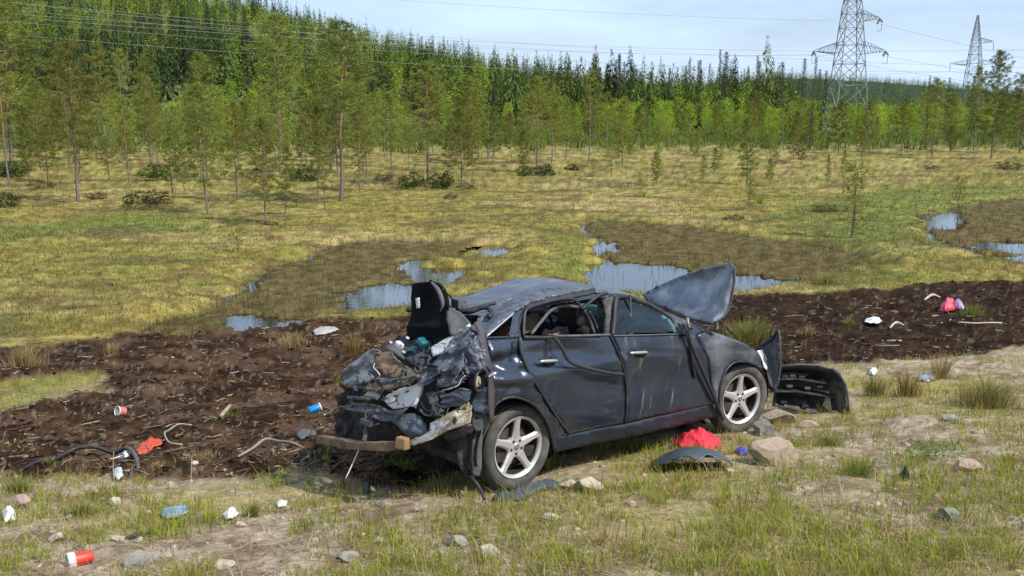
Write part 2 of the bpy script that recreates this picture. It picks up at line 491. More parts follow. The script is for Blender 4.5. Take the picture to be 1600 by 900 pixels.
def water_mat():
    m, n, p, out = nodes_of('bog_water')
    L, N = n.links.new, n.nodes.new
    p.inputs['Base Color'].default_value = (0.012, 0.010, 0.007, 1)
    p.inputs['Roughness'].default_value = 0.04
    p.inputs['IOR'].default_value = 1.85
    p.inputs['Specular IOR Level'].default_value = 1.0
    tcn = N('ShaderNodeTexCoord')
    bn = N('ShaderNodeTexNoise'); bn.inputs['Scale'].default_value = 5.0; bn.inputs['Detail'].default_value = 4
    bp_ = N('ShaderNodeBump'); bp_.inputs['Strength'].default_value = 0.12; bp_.inputs['Distance'].default_value = 0.02
    L(tcn.outputs['Object'], bn.inputs['Vector']); L(bn.outputs['Fac'], bp_.inputs['Height']); L(bp_.outputs[0], p.inputs['Normal'])
    return m
WM = water_mat()
def build_water(poly):
    P = np.array(poly); c = P.mean(0)
    d = P - c
    P2 = c + d * (1 + 1.1 / np.maximum(np.linalg.norm(d, axis=1, keepdims=True), 0.5))
    verts = [(p[0], p[1], WATER) for p in P2] 
    res = delaunay_2d_cdt([Vector((p[0], p[1])) for p in P2], [], [list(range(len(P2)))], 1, 1e-4)
    me = np_mesh('water', [(v.x, v.y, WATER) for v in res[0]], [tuple(f) for f in res[2]])
    set_props(link('water', me, WM), kind='structure')
for pp in POOL_POLYS: build_water(pp)

def hz(x, y): return h_full(np.asarray(x, float), np.asarray(y, float))
def gz(u, v):
    x, y = gpos(np.array([float(u)]), np.array([float(v)]))
    return float(x[0]), float(y[0]), float(hz(x, y)[0])

# ------------------------------------------------------------------ grass, sedge, straw, pebbles, twigs (nobody could count them)
def blade_mesh(x, y, z, h, wd, lean, az, c, face=None, curl=0.6):
    n = len(x)
    fa = RS.uniform(0, math.pi, n) if face is None else face
    sx, sy = np.cos(fa) * wd / 2, np.sin(fa) * wd / 2
    lx, ly = np.cos(az) * lean * h, np.sin(az) * lean * h
    V = np.empty((n, 5, 3))
    V[:, 0] = np.stack([x - sx, y - sy, z], -1); V[:, 1] = np.stack([x + sx, y + sy, z], -1)
    mx_, my_ = x + lx * curl * 0.5, y + ly * curl * 0.5
    V[:, 2] = np.stack([mx_ - sx * .8, my_ - sy * .8, z + h * .55], -1); V[:, 3] = np.stack([mx_ + sx * .8, my_ + sy * .8, z + h * .55], -1)
    V[:, 4] = np.stack([x + lx, y + ly, z + h * np.sqrt(np.clip(1 - lean ** 2 * .5, .2, 1))], -1)
    b = (np.arange(n) * 5)[:, None]
    T = np.concatenate([b + [0, 1, 3], b + [0, 3, 2], b + [2, 3, 4]], 1).reshape(-1, 3)
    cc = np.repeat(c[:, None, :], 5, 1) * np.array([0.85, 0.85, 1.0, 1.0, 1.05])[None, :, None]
    return V.reshape(-1, 3), T, cc.reshape(-1, 3)

GRASS_M = col_mat('grass_blades', 0.6, 0.45, 0.15, 3.0)
def ramp(n, *cols):
    i = RS.randint(0, len(cols), n)
    return np.array(cols)[i] * RS.uniform(0.75, 1.25, (n, 1))

def scatter_view(n, u0, u1, v0, v1):
    """points spread evenly over a patch of ground seen between two rows and two columns"""
    u = RS.uniform(u0, u1, n); v = RS.uniform(v0, v1, n)
    return gpos(u, v)

def grass_near():
    VV, TT, CC = [], [], []; k = 0
    # tufts: centre positions first, blades round each centre
    x0, y0 = scatter_view(15500, -260, 1860, 560, 985)
    den = fbm(x0 / 0.9, y0 / 0.9, 4, 31) + 0.35 * fbm(x0 / 3, y0 / 3, 2, 32) + 0.20 * np.clip((F * x0 / y0) / 500, -.6, 1)
    pe, po, cl, gr = masks(x0, y0)
    keep = (den > RS.uniform(-0.34, 0.36, len(x0))) & (pe < RS.uniform(0.2, 1.02, len(x0)))
    # the car stands here: leave the ground under it thin
    x0, y0, den = x0[keep], y0[keep], den[keep]
    nb = RS.randint(6, 20, len(x0))
    big = RS.rand(len(x0)) < 0.16
    cx = np.repeat(x0, nb); cy = np.repeat(y0, nb); n = len(cx)
    sp = np.repeat(np.where(big, 0.075, 0.055) * RS.uniform(.6, 1.5, len(x0)), nb)
    rr = np.abs(RS.normal(0, 1, n)) * sp; aa = RS.uniform(0, 2 * math.pi, n)
    x, y = cx + rr * np.cos(aa), cy + rr * np.sin(aa)
    hgt = np.repeat(np.where(big, RS.uniform(.10, .19, len(x0)), RS.uniform(.03, .10, len(x0))), nb) * RS.uniform(.55, 1.15, n)
    tone = np.repeat(RS.rand(len(x0)), nb)
    green = np.array([(.25, .315, .022), (.32, .375, .034), (.39, .40, .06), (.17, .22, .025)])
    dry = np.array([(.52, .41, .22), (.42, .31, .15), (.38, .31, .11), (.33, .20, .08)])
    isg = RS.rand(n) < np.where(tone > 0.30, 0.86, 0.16)
    c = np.where(isg[:, None], green[RS.randint(0, 4, n)], dry[RS.randint(0, 4, n)]) * RS.uniform(.8, 1.2, (n, 1))
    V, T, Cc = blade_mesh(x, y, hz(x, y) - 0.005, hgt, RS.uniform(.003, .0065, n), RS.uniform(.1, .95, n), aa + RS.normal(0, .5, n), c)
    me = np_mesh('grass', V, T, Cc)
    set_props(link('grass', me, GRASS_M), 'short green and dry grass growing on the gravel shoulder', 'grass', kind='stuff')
    # dead straw lying flat
    n = 30000
    x, y = scatter_view(n, -260, 1860, 440, 985)
    pe, po, cl, gr = masks(x, y)
    k = RS.rand(n) < np.where(pe > 0.5, 0.22, 1.0)
    x, y = x[k], y[k]; n = len(x)
    V, T, Cc = blade_mesh(x, y, hz(x, y) + 0.004, RS.uniform(.06, .2, n), RS.uniform(.003, .006, n), RS.uniform(1.0, 2.6, n), RS.uniform(0, 6.28, n), ramp(n, (.48, .39, .25), (.38, .29, .17), (.27, .19, .11), (.56, .48, .34)), curl=1.0)
    V = V.reshape(-1, 5, 3); zb = V[:, 0, 2][:, None]; V[:, :, 2] = zb + (V[:, :, 2] - zb) * 0.16; V = V.reshape(-1, 3)
    set_props(link('straw', np_mesh('straw', V, T, Cc), GRASS_M), 'dead straw lying loose on the shoulder and peat', 'straw', kind='stuff')
grass_near()

def bog_sedge():
    # sedge over the bog: short golden tufts; greener in the wet patches
    n = 95000
    x, y = scatter_view(n, -240, 1840, 262, 530)
    mk = masks(x, y); pe, po, cl, gr = mk
    dist = np.hypot(x, y)
    k = (pe < 0.35) & (po < 0.4) & (y > 11.5) & (dist < 75)
    x, y, gr, dist = x[k], y[k], gr[k], dist[k]; n = len(x)
    patch = fbm(x / 2.4, y / 2.0, 4, 21) 
    c0 = ramp(n, (.29, .23, .065), (.24, .205, .05), (.34, .27, .10), (.20, .185, .04), (.19, .135, .05))
    cg = ramp(n, (.14, .18, .035), (.18, .21, .05), (.24, .22, .07))
    c = np.where((RS.rand(n) < np.clip(gr * .8 + .12 + .5 * patch, 0.03, .92))[:, None], cg, c0)
    big = np.clip(dist / 18, 1, 4)
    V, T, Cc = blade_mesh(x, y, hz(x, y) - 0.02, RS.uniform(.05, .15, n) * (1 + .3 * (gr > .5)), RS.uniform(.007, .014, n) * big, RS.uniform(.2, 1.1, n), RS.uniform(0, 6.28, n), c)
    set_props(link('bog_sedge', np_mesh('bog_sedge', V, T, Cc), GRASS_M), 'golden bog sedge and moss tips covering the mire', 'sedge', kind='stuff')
    # reeds standing in the shallow pools
    n = 120000
    x, y = scatter_view(n, -100, 1840, 292, 525)
    pe, po, cl, gr = masks(x, y)
    k = (po > 0.5) & (pe < 0.3) & (fbm(x / .55, y / .55, 3, 52) > RS.uniform(-.6, .25, len(x))) & (RS.rand(n) < np.where(cl > 0.4, 0.05, 1.0))
    x, y, gr = x[k], y[k], gr[k]; n = len(x)
    dist = np.hypot(x, y)
    c = ramp(n, (.115, .092, .034), (.16, .125, .048), (.085, .07, .032), (.20, .165, .066), (.11, .12, .032))
    V, T, Cc = blade_mesh(x, y, np.full(n, WATER - 0.04), RS.uniform(.10, .30, n), RS.uniform(.004, .008, n) * np.clip(dist / 16, 1, 3), RS.uniform(.03, .5, n), RS.uniform(0, 6.28, n), c)
    set_props(link('pool_reeds', np_mesh('pool_reeds', V, T, Cc), GRASS_M), 'thin brown sedge stems standing in the bog pools', 'reeds', kind='stuff')
bog_sedge()

def lumps(name, label, cat, n, u, v, sz, cols, m, cond, flat=0.7, sub=1, zoff=-0.3, jit=0.25):
    x, y = scatter_view(n, u[0], u[1], v[0], v[1])
    mk = masks(x, y); k = cond(x, y, mk)
    x, y = x[k], y[k]; n = len(x)
    bm = bmesh.new(); bmesh.ops.create_icosphere(bm, subdivisions=sub, radius=1)
    bv = np.array([p.co[:] for p in bm.verts]); bf = np.array([[q.index for q in f.verts] for f in bm.faces]); bm.free()
    s = RS.uniform(0, 1, n) ** 2.5 * (sz[1] - sz[0]) + sz[0]
    P = bv[None] * (1 + RS.uniform(-jit, jit, (n, len(bv), 1)))
    ax = np.stack([RS.uniform(.7, 1.35, n), RS.uniform(.7, 1.35, n), RS.uniform(flat * .7, flat * 1.2, n)], -1)
    P = P * ax[:, None, :] * s[:, None, None]
    a = RS.uniform(0, 6.28, n); ca, sa = np.cos(a)[:, None], np.sin(a)[:, None]
    P = np.stack([P[..., 0] * ca - P[..., 1] * sa, P[..., 0] * sa + P[..., 1] * ca, P[..., 2]], -1)
    P = P + np.stack([x, y, hz(x, y) - zoff * s * -0.0 + s * flat * (zoff + .3)], -1)[:, None, :]
    c = np.array(cols)[RS.randint(0, len(cols), n)] * RS.uniform(.7, 1.25, (n, 1))
    T = (bf[None] + (np.arange(n) * len(bv))[:, None, None]).reshape(-1, 3)
    me = np_mesh(name, P.reshape(-1, 3), T, np.repeat(c, len(bv), 0))
    set_props(link(name, me, m), label, cat, kind='stuff')
STONE_M = col_mat('pebble_stone', 0.9, 0, 0.3, 60.0, 0.4, 120.0)
PEAT_M = col_mat('peat_crumbs', 1.0, 0, 0.35, 50.0, 0.6, 90.0)
lumps('gravel', 'small grey and tan pebbles scattered on the shoulder', 'gravel', 7500, (-260, 1860), (560, 985), (.005, .032),
      [(.27, .23, .18), (.33, .28, .22), (.19, .165, .135), (.30, .235, .17), (.42, .37, .31)], STONE_M,
      lambda x, y, mk: (mk[0] < RS.uniform(0.05, 1.1, len(x))) & (fbm(x / 0.8, y / 0.8, 3, 33) > RS.uniform(-0.6, 0.3, len(x))), 0.6)
lumps('peat_clods', 'dark crumbled peat clods churned up along the strip', 'peat', 13000, (-260, 1860), (430, 790), (.004, .036),
      [(.020, .012, .008), (.036, .020, .013), (.055, .031, .018), (.08, .046, .027), (.016, .011, .008)], PEAT_M,
      lambda x, y, mk: mk[0] > 0.5, 0.65, 1, -0.3, 0.35)

def twigs():
    n = 3600
    x, y = scatter_view(n, -200, 1840, 440, 780)
    k = masks(x, y)[0] > 0.5
    x, y = x[k], y[k]; n = len(x)
    L_ = RS.uniform(.02, .16, n) * np.where(RS.rand(n) < .08, 2.2, 1); a = RS.uniform(0, 6.28, n); r = RS.uniform(.0025, .006, n)
    z = hz(x, y) + .02
    P = np.empty((n, 9, 3))
    for i, t in enumerate((-.5, 0.05, .5)):
        bx = x + np.cos(a) * L_ * t + (t == 0.05) * np.sin(a) * L_ * .12; by = y + np.sin(a) * L_ * t
        for j in range(3):
            an = j * 2.094
            P[:, i * 3 + j] = np.stack([bx - np.sin(a) * r * np.cos(an), by + np.cos(a) * r * np.cos(an), z + r * np.sin(an) + RS.uniform(-.004, .02, n)], -1)
    f = []
    for i in range(2):
        for j in range(3):
            p, q = i * 3 + j, i * 3 + (j + 1) % 3
            f += [(p, q, q + 3), (p, q + 3, p + 3)]
    T = (np.array(f)[None] + (np.arange(n) * 9)[:, None, None]).reshape(-1, 3)
    c = np.repeat(ramp(n, (.24, .18, .12), (.36, .30, .22), (.15, .10, .06), (.10, .06, .04)), 9, 0)
    set_props(link('twigs', np_mesh('twigs', P.reshape(-1, 3), T, c), PEAT_M), 'broken pale roots and twigs lying on the peat', 'twigs', kind='stuff')
twigs()

# ------------------------------------------------------------------ trees
BARK_PINE = col_mat('pine_bark', 0.9, 0, 0.3, 8.0, 0.3, 20.0)
BARK_BIRCH = col_mat('birch_bark', 0.8, 0, 0.3, 8.0)
NEEDLE_M = col_mat('conifer_needles', 0.7, 0.25, 0.25, 1.6, rnd=1.0)
LEAF_M = col_mat('birch_leaves', 0.6, 0.45, 0.22, 1.6, rnd=0.8)

class Tri:
    def __init__(s): s.V, s.T, s.C = [], [], []; s.k = 0
    def add(s, V, T, C):
        V = np.asarray(V, float).reshape(-1, 3); T = np.asarray(T, int).reshape(-1, 3)
        s.V.append(V); s.T.append(T + s.k); s.C.append(np.broadcast_to(np.asarray(C, float), V.shape)); s.k += len(V)
    def tube(s, pts, r, c, n=5):
        pts = np.asarray(pts, float); m = len(pts)
        c = np.asarray(c, float)
        V = np.empty((m, n, 3)); Cc = np.empty((m, n, 3))
        d = pts[-1] - pts[0]; d /= np.linalg.norm(d) + 1e-9
        e = np.array([1, 0, 0.]) if abs(d[0]) < .8 else np.array([0, 1, 0.])
        a1 = np.cross(d, e); a1 /= np.linalg.norm(a1); a2 = np.cross(d, a1)
        for j in range(n):
            an = 2 * math.pi * j / n
            V[:, j] = pts + (a1 * math.cos(an) + a2 * math.sin(an))[None] * np.asarray(r)[:, None]
            Cc[:, j] = c if c.ndim == 2 else c[None]
        T = []
        for i in range(m - 1):
            for j in range(n):
                p, q = i * n + j, i * n + (j + 1) % n
                T += [(p, q, q + n), (p, q + n, p + n)]
        s.add(V, T, Cc.reshape(-1, 3))
    def mesh(s, name, smooth=False):
        return np_mesh(name, np.concatenate(s.V), np.concatenate(s.T), np.concatenate(s.C), smooth)

def clump(tri, c, n, L, wd, cols, flat=0.55, up=0.25, rs=RS):
    """n needle sprays (thin triangles) radiating from the point c"""
    d = rs.normal(0, 1, (n, 3)); d[:, 2] = d[:, 2] * flat + up
    d /= np.linalg.norm(d, axis=1, keepdims=True)
    s = np.cross(d, rs.normal(0, 1, (n, 3))); s /= np.linalg.norm(s, axis=1, keepdims=True) + 1e-9
    l = L * rs.uniform(.6, 1.2, (n, 1)); st = c + d * l * 0.1
    V = np.stack([st - s * wd * .5 + d * l * .25, st + s * wd * .5 + d * l * .25, st + d * l], 1)
    col = np.array(cols)[rs.randint(0, len(cols), n)] * rs.uniform(.75, 1.25, (n, 1))
    tri.add(V, np.arange(n * 3), np.repeat(col, 3, 0))

PINE_COL = [(.165, .20, .038), (.20, .23, .044), (.125, .165, .036), (.23, .235, .052)]
def pine(seed, H, dense=1.0, t0=0.35, spread=0.22, dead=1.0, lean=0.03):
    rs = np.random.RandomState(seed)
    tr, cr_ = Tri(), Tri()
    m = 9
    t = np.linspace(0, 1, m)
    wx = np.cumsum(rs.normal(0, lean, m)) * H * .12; wy = np.cumsum(rs.normal(0, lean, m)) * H * .12
    P = np.stack([wx - wx[0], wy - wy[0], t * H], -1)
    R_ = H * 0.0095 * (1 - t * 0.9) + 0.007
    cb = np.array([(.17, .14, .115)] * m); o = sstep(.25, .6, t)[:, None]
    cb = cb * (1 - o) + np.array([(.30, .17, .09)]) * o
    tr.tube(P, R_, cb, 6)
    at = lambda s: np.array([np.interp(s, t, P[:, i]) for i in range(3)])
    for _ in range(int(16 * dead)):                    # bare dead twigs below the crown
        s = rs.uniform(.10, t0 + .25); a = rs.uniform(0, 6.28); l = H * rs.uniform(.03, .11)
        b = at(s); e = b + np.array([math.cos(a) * l, math.sin(a) * l, l * rs.uniform(-.25, .3)])
        mid = (b + e) / 2 + rs.normal(0, .02, 3) * l * 3
        tr.tube([b, mid, e], [.010, .007, .003], (.17, .15, .13), 3)
    nb = int(30 * dense * (1 - t0) / .6)
    for i in range(nb):
        s = t0 + (1 - t0) * ((i + rs.uniform(0, 1)) / nb) ** 0.9
        q = (s - t0) / (1 - t0)
        prof = (math.sin(math.pi * min(q * 0.75 + 0.22, 1)) ** 0.8) * rs.uniform(.45, 1.15)
        l = max(H * spread * prof, .12)
        a = i * 2.4 + rs.uniform(-.5, .5); up = -.1 + .7 * q + rs.normal(0, .12)
        b = at(min(s, .99)); d = np.array([math.cos(a), math.sin(a), up]); d /= np.linalg.norm(d)
        e = b + d * l + np.array([0, 0, .10 * l])
        tr.tube([b, b + d * l * .55, e], [.006 + .008 * l, .006 + .004 * l, .003], (.22, .15, .095), 3)
        ncl = max(2, int(round(1.3 + l * 2.7)))
        for k in range(ncl):
            f = 0.35 + .65 * (k + rs.uniform(0, 1)) / ncl
            c = b + (e - b) * f + rs.normal(0, 1, 3) * np.array([.08, .08, .035]) * l
            clump(cr_, c, int(44 * min(1, dense * .75)), rs.uniform(.13, .25), .022, PINE_COL, .5, .3, rs)
    clump(cr_, at(.99), 22, .28, .03, PINE_COL, .8, .8, rs)
    return tr.mesh('trunk', True), cr_.mesh('crown')

SPR_COL = [(.035, .058, .024), (.048, .075, .028), (.028, .046, .022), (.065, .09, .03)]
def spruce(seed, H, width=0.15, t0=0.06, dense=1.0, cols=SPR_COL):
    rs = np.random.RandomState(seed)
    tr, cr_ = Tri(), Tri()
    tr.tube([(0, 0, 0), (0, 0, H * .5), (0, 0, H)], [H * .014, H * .009, .01], (.13, .10, .08), 5)
    n = int(95 * dense)
    for i in range(n):
        q = (i + rs.uniform(0, 1)) / n
        z = H * (t0 + (1 - t0) * q)
        l = (H * width * (1 - q) ** 0.85 + .07) * rs.uniform(.6, 1.15)
        a = i * 2.4 + rs.uniform(-.5, .5); dr = -.35 + .5 * q
        m = max(2, int(l * 4))
        for k in range(m):
            f = (k + .6) / m
            c = np.array([math.cos(a) * l * f, math.sin(a) * l * f, z + l * f * dr])
            clump(cr_, c, 20, .20 + .10 * (1 - q), .030, cols, .4, -.12, rs)
    clump(cr_, np.array([0, 0, H * .985]), 8, .3, .04, cols, 1, 1.5, rs)
    return tr.mesh('trunk'), cr_.mesh('crown')

BIR_COL = [(.245, .355, .03), (.31, .42, .04), (.19, .295, .03), (.36, .43, .055)]
def birch(seed, H, n=1500, width=0.22, t0=0.06, cols=BIR_COL, leaf=.085):
    rs = np.random.RandomState(seed)
    tr, cr_ = Tri(), Tri()
    tr.tube([(0, 0, 0), (rs.normal(0, .05), rs.normal(0, .05), H * .5), (0, 0, H * .96)], [H * .010 + .008, H * .006 + .005, .005], (.22, .19, .16), 5)
    nb = 26
    for i in range(nb):
        q = (i + rs.uniform(0, 1)) / nb
        z = H * (t0 + (.97 - t0) * q); a = i * 2.4 + rs.uniform(-.4, .4)
        l = H * width * (math.sin(math.pi * (q * .8 + .18)) ** .7) * rs.uniform(.6, 1.2)
        e = np.array([math.cos(a) * l, math.sin(a) * l, z + l * rs.uniform(.5, 1.2)]); b = np.array([0, 0, z])
        tr.tube([b, (b + e) / 2, e], [.008, .006, .003], (.17, .13, .1), 3)
        m = n // nb
        f = rs.uniform(.2, 1.1, (m, 1)); c = b + (e - b) * f + rs.normal(0, 1, (m, 3)) * (.05 * H * .35 + .05)
        d = rs.normal(0, 1, (m, 3)); d /= np.linalg.norm(d, axis=1, keepdims=True)
        s = np.cross(d, rs.normal(0, 1, (m, 3))); s /= np.linalg.norm(s, axis=1, keepdims=True)
        L_ = leaf * rs.uniform(.7, 1.3, (m, 1))
        V = np.stack([c, c + d * L_ * .6 + s * L_ * .5, c + d * L_ * 1.2, c + d * L_ * .6 - s * L_ * .5], 1)
        T = np.array([[0, 1, 2], [0, 2, 3]])[None] + (np.arange(m) * 4)[:, None, None]
        col = np.array(cols)[rs.randint(0, len(cols), m)] * rs.uniform(.75, 1.25, (m, 1))
        cr_.add(V, T, np.repeat(col, 4, 0))
    return tr.mesh('trunk'), cr_.mesh('crown')

def bush(seed, H, cols, n=70):
    rs = np.random.RandomState(seed)
    t = Tri()
    for i in range(n):
        a = rs.uniform(0, 6.28); r = H * .75 * math.sqrt(rs.uniform(0, 1)); z = H * rs.uniform(.08, 1) * (1 - (r / H / .9) ** 2 * .6)
        clump(t, np.array([math.cos(a) * r, math.sin(a) * r, z]), 15, H * .28, H * .045, cols, .7, .7, rs)
    return t.mesh('bush')

# prototypes: mesh pairs shared between the copies; the height of each prototype is its own
PINES = [(h, pine(100 + i, h, de, t0, sp, dd, ln)) for i, (h, de, t0, sp, dd, ln) in enumerate((
    (6.0, 1.5, .26, .20, 1.0, .05), (5.5, 1.8, .18, .22, .8, .06), (6.5, 1.25, .40, .18, 1.5, .05), (5.0, 1.9, .14, .23, .6, .06), (7.5, 1.6, .42, .19, 1.3, .035), (4.5, 1.3, .22, .20, 1.2, .09), (7.0, 2.3, .34, .25, 1.4, .03), (6.0, 2.2, .24, .27, 1.0, .05)))]
SAPS = [(h, pine(140 + i, h, .38, .15, .17, .3, .06)) for i, h in enumerate((1.6, 2.0, 1.3))]
SPRS = [(h, spruce(160 + i, h, wd, .05, 1.0)) for i, (h, wd) in enumerate(((9, .13), (11, .11), (7.5, .16)))]
BIRS = [(h, birch(180 + i, h, n, wd)) for i, (h, n, wd) in enumerate(((4.2, 1600, .24), (5.0, 1900, .20), (3.4, 1300, .28), (6.5, 2200, .22)))]

CNT = {}
def tree(kind, pool, i, x, y, height, label, group=None, widen=1.0):
    h0, (tm, cm) = pool[i % len(pool)]
    s = height / h0
    e = empty(kind, (x, y, float(hz([x], [y])[0]) - 0.04), (RS.normal(0, .015), RS.normal(0, .015), RS.uniform(0, 6.28)))
    e.scale = (s * widen, s * widen, s)
    bark = BARK_BIRCH if kind == 'birch_tree' else BARK_PINE
    leaf = LEAF_M if kind == 'birch_tree' else NEEDLE_M
    link('trunk', tm, bark, e); link('crown', cm, leaf, e)
    set_props(e, label, 'tree', group)
    return e

def put(kind, pool, i, u, vb, vt, label, group=None, widen=1.0):
    x, y, z = gz(u, vb)
    zc = y * CP - (z - CAMH) * SP
    return tree(kind, pool, i, x, y, (vb - vt) / F * zc * 1.01, label, group, widen)

P_ = 'pine_tree'
for i, (pi, u, vb, vt, lab, wd) in enumerate((
    (6, 18, 262, 12, 'big rusty barked pine with a broad crown cut by the left photo edge', 1.35),
    (6, 122, 318, 78, 'tall leaning pine with a bare orange trunk nearest the left edge', 1.0),
    (2, 108, 262, 95, 'upright pine with a long bare trunk just behind the leaning pine', 1.0),
    (2, 166, 238, 70, 'tall thin pine with a bare crooked top and dark lower trunk', .8),
    (4, 192, 243, 84, 'orange trunked pine standing right of the crooked topped pine', .9),
    (5, 236, 258, 96, 'half dead pine with a sparse brownish crown on the left bog', .7),
    (7, 325, 336, 138, 'dense full pine on the near bog edge with foliage down to mid trunk', .95),
    (5, 270, 303, 216, 'small dark crowned pine, left one of a close low pair', 1.1),
    (5, 290, 304, 224, 'small thin pine, right one of a close low pair', .9),
    (0, 372, 316, 166, 'medium pine with grey lower twigs right of the dense full pine', 1.0),
    (7, 416, 351, 188, 'bushy low pine standing nearest the camera on a brown hummock', .9),
    (6, 437, 246, 34, 'very tall pine rising above its neighbours behind the bushy low pine', 1.0),
    (6, 533, 318, 48, 'tallest pine in the middle with a long pale bare trunk', 1.15),
    (0, 497, 320, 172, 'slender pine just left of the tallest middle pine', .8),
    (0, 508, 328, 190, 'thin grey stemmed pine close beside the tallest middle pine', .7),
    (5, 445, 338, 232, 'spindly small pine beside the bushy low pine', .9),
    (6, 669, 291, 108, 'tall pine with a dark straight trunk left of the pond view centre', 1.0),
    (7, 612, 262, 148, 'yellow green pine with a rounded crown behind the tall middle pines', 1.0),
    (0, 562, 300, 178, 'pine with grey dead lower twigs between the two tallest pines', .9),
    (7, 722, 292, 172, 'full crowned pine right of the dark straight trunk', 1.0),
    (0, 738, 290, 186, 'pine with low hanging branches at the end of the middle stand', .9),
    (0, 700, 296, 200, 'low pine with a thin crown inside the middle stand', .8),
    (3, 818, 271, 206, 'short bushy dark pine standing alone at the meadow edge', 1.0),
    (6, 840, 270, 128, 'pine with a split looking crown at the centre meadow edge', .9),
    (2, 862, 256, 134, 'bare stemmed pine behind the split crowned pine', .9),
    (2, 920, 252, 112, 'tall reddish stemmed pine with a tiny high crown at the centre', .75),
    (0, 884, 252, 160, 'slim pine between the split crowned and the reddish stemmed pine', .8),
    (0, 955, 277, 208, 'small pine with drooping crown in front of the centre stand', 1.0),
    (1, 972, 262, 156, 'round crowned pine at the right end of the centre stand', 1.0),
    (3, 1026, 290, 238, 'small round pine standing by itself on the open golden bog', 1.0),
    (3, 1167, 290, 188, 'full dark pine on the open bog right of the centre', .9),
    (5, 1202, 292, 250, 'little pine next to the full dark pine on the open bog', 1.1),
    (5, 1115, 273, 232, 'little pine in the middle of the right meadow, left of the full dark pine', 1.2),
    (5, 1097, 284, 244, 'little crooked pine at the near side of the right meadow', 1.0),
    (1, 1253, 259, 210, 'broad low pine at the right meadow edge', 1.2),
    (2, 1224, 236, 148, 'bare trunked pine at the edge of the right birch thicket', .8),
    (5, 1318, 288, 236, 'thin pine standing alone on the right bog', .8),
    (5, 1292, 296, 244, 'threadlike half bare pine on the right bog', .5),
    (1, 1310, 240, 160, 'dark broad pine left of the near pylon base', 1.2),
    (1, 1358, 238, 158, 'dark pine with a wide crown in front of the near pylon', 1.1),
    (0, 1408, 240, 156, 'pine with feathery crown right of the near pylon', 1.1),
    (1, 1485, 238, 150, 'pine with a low wide crown below the far pylon', 1.2),
    (7, 1548, 250, 88, 'tall pine with an orange trunk at the right edge', .75),
    (7, 1521, 236, 110, 'tall dark narrow pine standing before the far pylon', .6),
    (1, 1593, 240, 122, 'dark pine cut by the right photo edge', 1.2),
    (0, 1456, 244, 128, 'tall full pine between the two pylons', 1.2),
)):
    put(P_, PINES, pi, u, vb, vt, lab, 'pines standing on the bog', wd)
for i, (u, vb, vt, lab) in enumerate((
    (372, 396, 334, 'tiny pine sapling with bare stem in the left foreground bog'),
    (685, 442, 378, 'tiny pine sapling growing at the rim of the left pool'),
    (1330, 374, 268, 'lone pine sapling on the green right bog, well in front of the pylons'),
    (1170, 330, 282, 'low spreading pine sapling beside green shoots on the right bog'),
    (1495, 348, 276, 'thin pine sapling growing out of the right hand pool'),
    (1212, 262, 232, 'small sapling behind the little pine on the open bog'),
    (925, 282, 250, 'small sapling in front of the centre stand'),
    (1000, 308, 272, 'pale sapling on the open bog left of the small round pine'),
)):
    put('pine_sapling', SAPS, i, u, vb, vt, lab, 'saplings on the open bog', 1.2)

def free_spot(x, y, used, dmin):
    for a, b in used:
        if (a - x) ** 2 + (b - y) ** 2 < dmin * dmin: return False
    return True
ORD = 'first second third fourth fifth sixth seventh eighth ninth tenth eleventh twelfth thirteenth fourteenth fifteenth sixteenth seventeenth eighteenth nineteenth twentieth'.split()
def ordinal(i):
    if i < 20: return ORD[i]
    t, k = divmod(i + 1, 10)
    tens = ['', '', 'twenty', 'thirty', 'forty', 'fifty'][t]
    return (tens + '-' + ORD[k - 1]) if k else tens.replace('ty', 'tieth')
def relabel(objs, phrase, marks):
    """each filled-in tree is told apart by its place beside the nearest landmark"""
    bins = {}
    for o in objs:
        u = 800 + F * o.location.x / o.location.y
        m = min(marks, key=lambda q: abs(q[0] - u))
        bins.setdefault((m[1], 'left' if u < m[0] else 'right'), []).append((abs(u - m[0]), o))
    for (nm, side), l in bins.items():
        for i, (_, o) in enumerate(sorted(l, key=lambda q: q[0])):
            o['label'] = '%s, %s %s of the %s' % (phrase, ordinal(i), side, nm)
used = []
def fill(kind, pool, n, u0, u1, r0, r1, hh, label, group, dmin, cond=None, widen=(.8, 1.15), marks=None, near=.7):
    c = t = 0; made = []
    while c < n and t < n * 60:
        t += 1
        u = RS.uniform(u0, u1); r = r0 + (r1 - r0) * RS.rand() ** near
        x, y = (u - 800) / F * r * .985, r
        if cond and not cond(u, r): continue
        if not free_spot(x, y, used, dmin): continue
        used.append((x, y)); c += 1
        made.append(tree(kind, pool, RS.randint(0, 99), x, y, RS.uniform(*hh), label, group, RS.uniform(*widen)))
    relabel(made, label, marks or MARKS)
MARKS = [(18, 'pine cut by the left edge'), (122, 'leaning orange pine'), (192, 'crooked topped pine'), (325, 'dense full pine'), (437, 'very tall pine'), (533, 'tallest middle pine'), (669, 'dark straight trunk'),
         (818, 'short bushy pine'), (920, 'reddish centre pine'), (1026, 'small round pine'), (1167, 'full dark pine'), (1327, 'near pylon'), (1521, 'far pylon')]
edge = lambda u: np.interp(u, [-200, 100, 300, 560, 650, 780, 900, 1000, 1200, 1700], [44, 46, 48, 50, 56, 64, 72, 84, 92, 92])
fill(P_, PINES, 130, -360, 800, 44, 100, (1.9, 6.2), 'slender bog pine', 'slender pines of the left stand', 1.5, lambda u, r: r > edge(u), near=1.25)
fill(P_, PINES, 26, 930, 1700, 60, 92, (1.0, 2.8), 'little scattered pine', 'little pines scattered over the right meadow', 2.5, near=.8)
fill(P_, PINES, 58, 780, 2000, 74, 120, (2.6, 5.4), 'bog pine at the far edge', 'pines along the far right edge', 1.6, lambda u, r: r > edge(u))
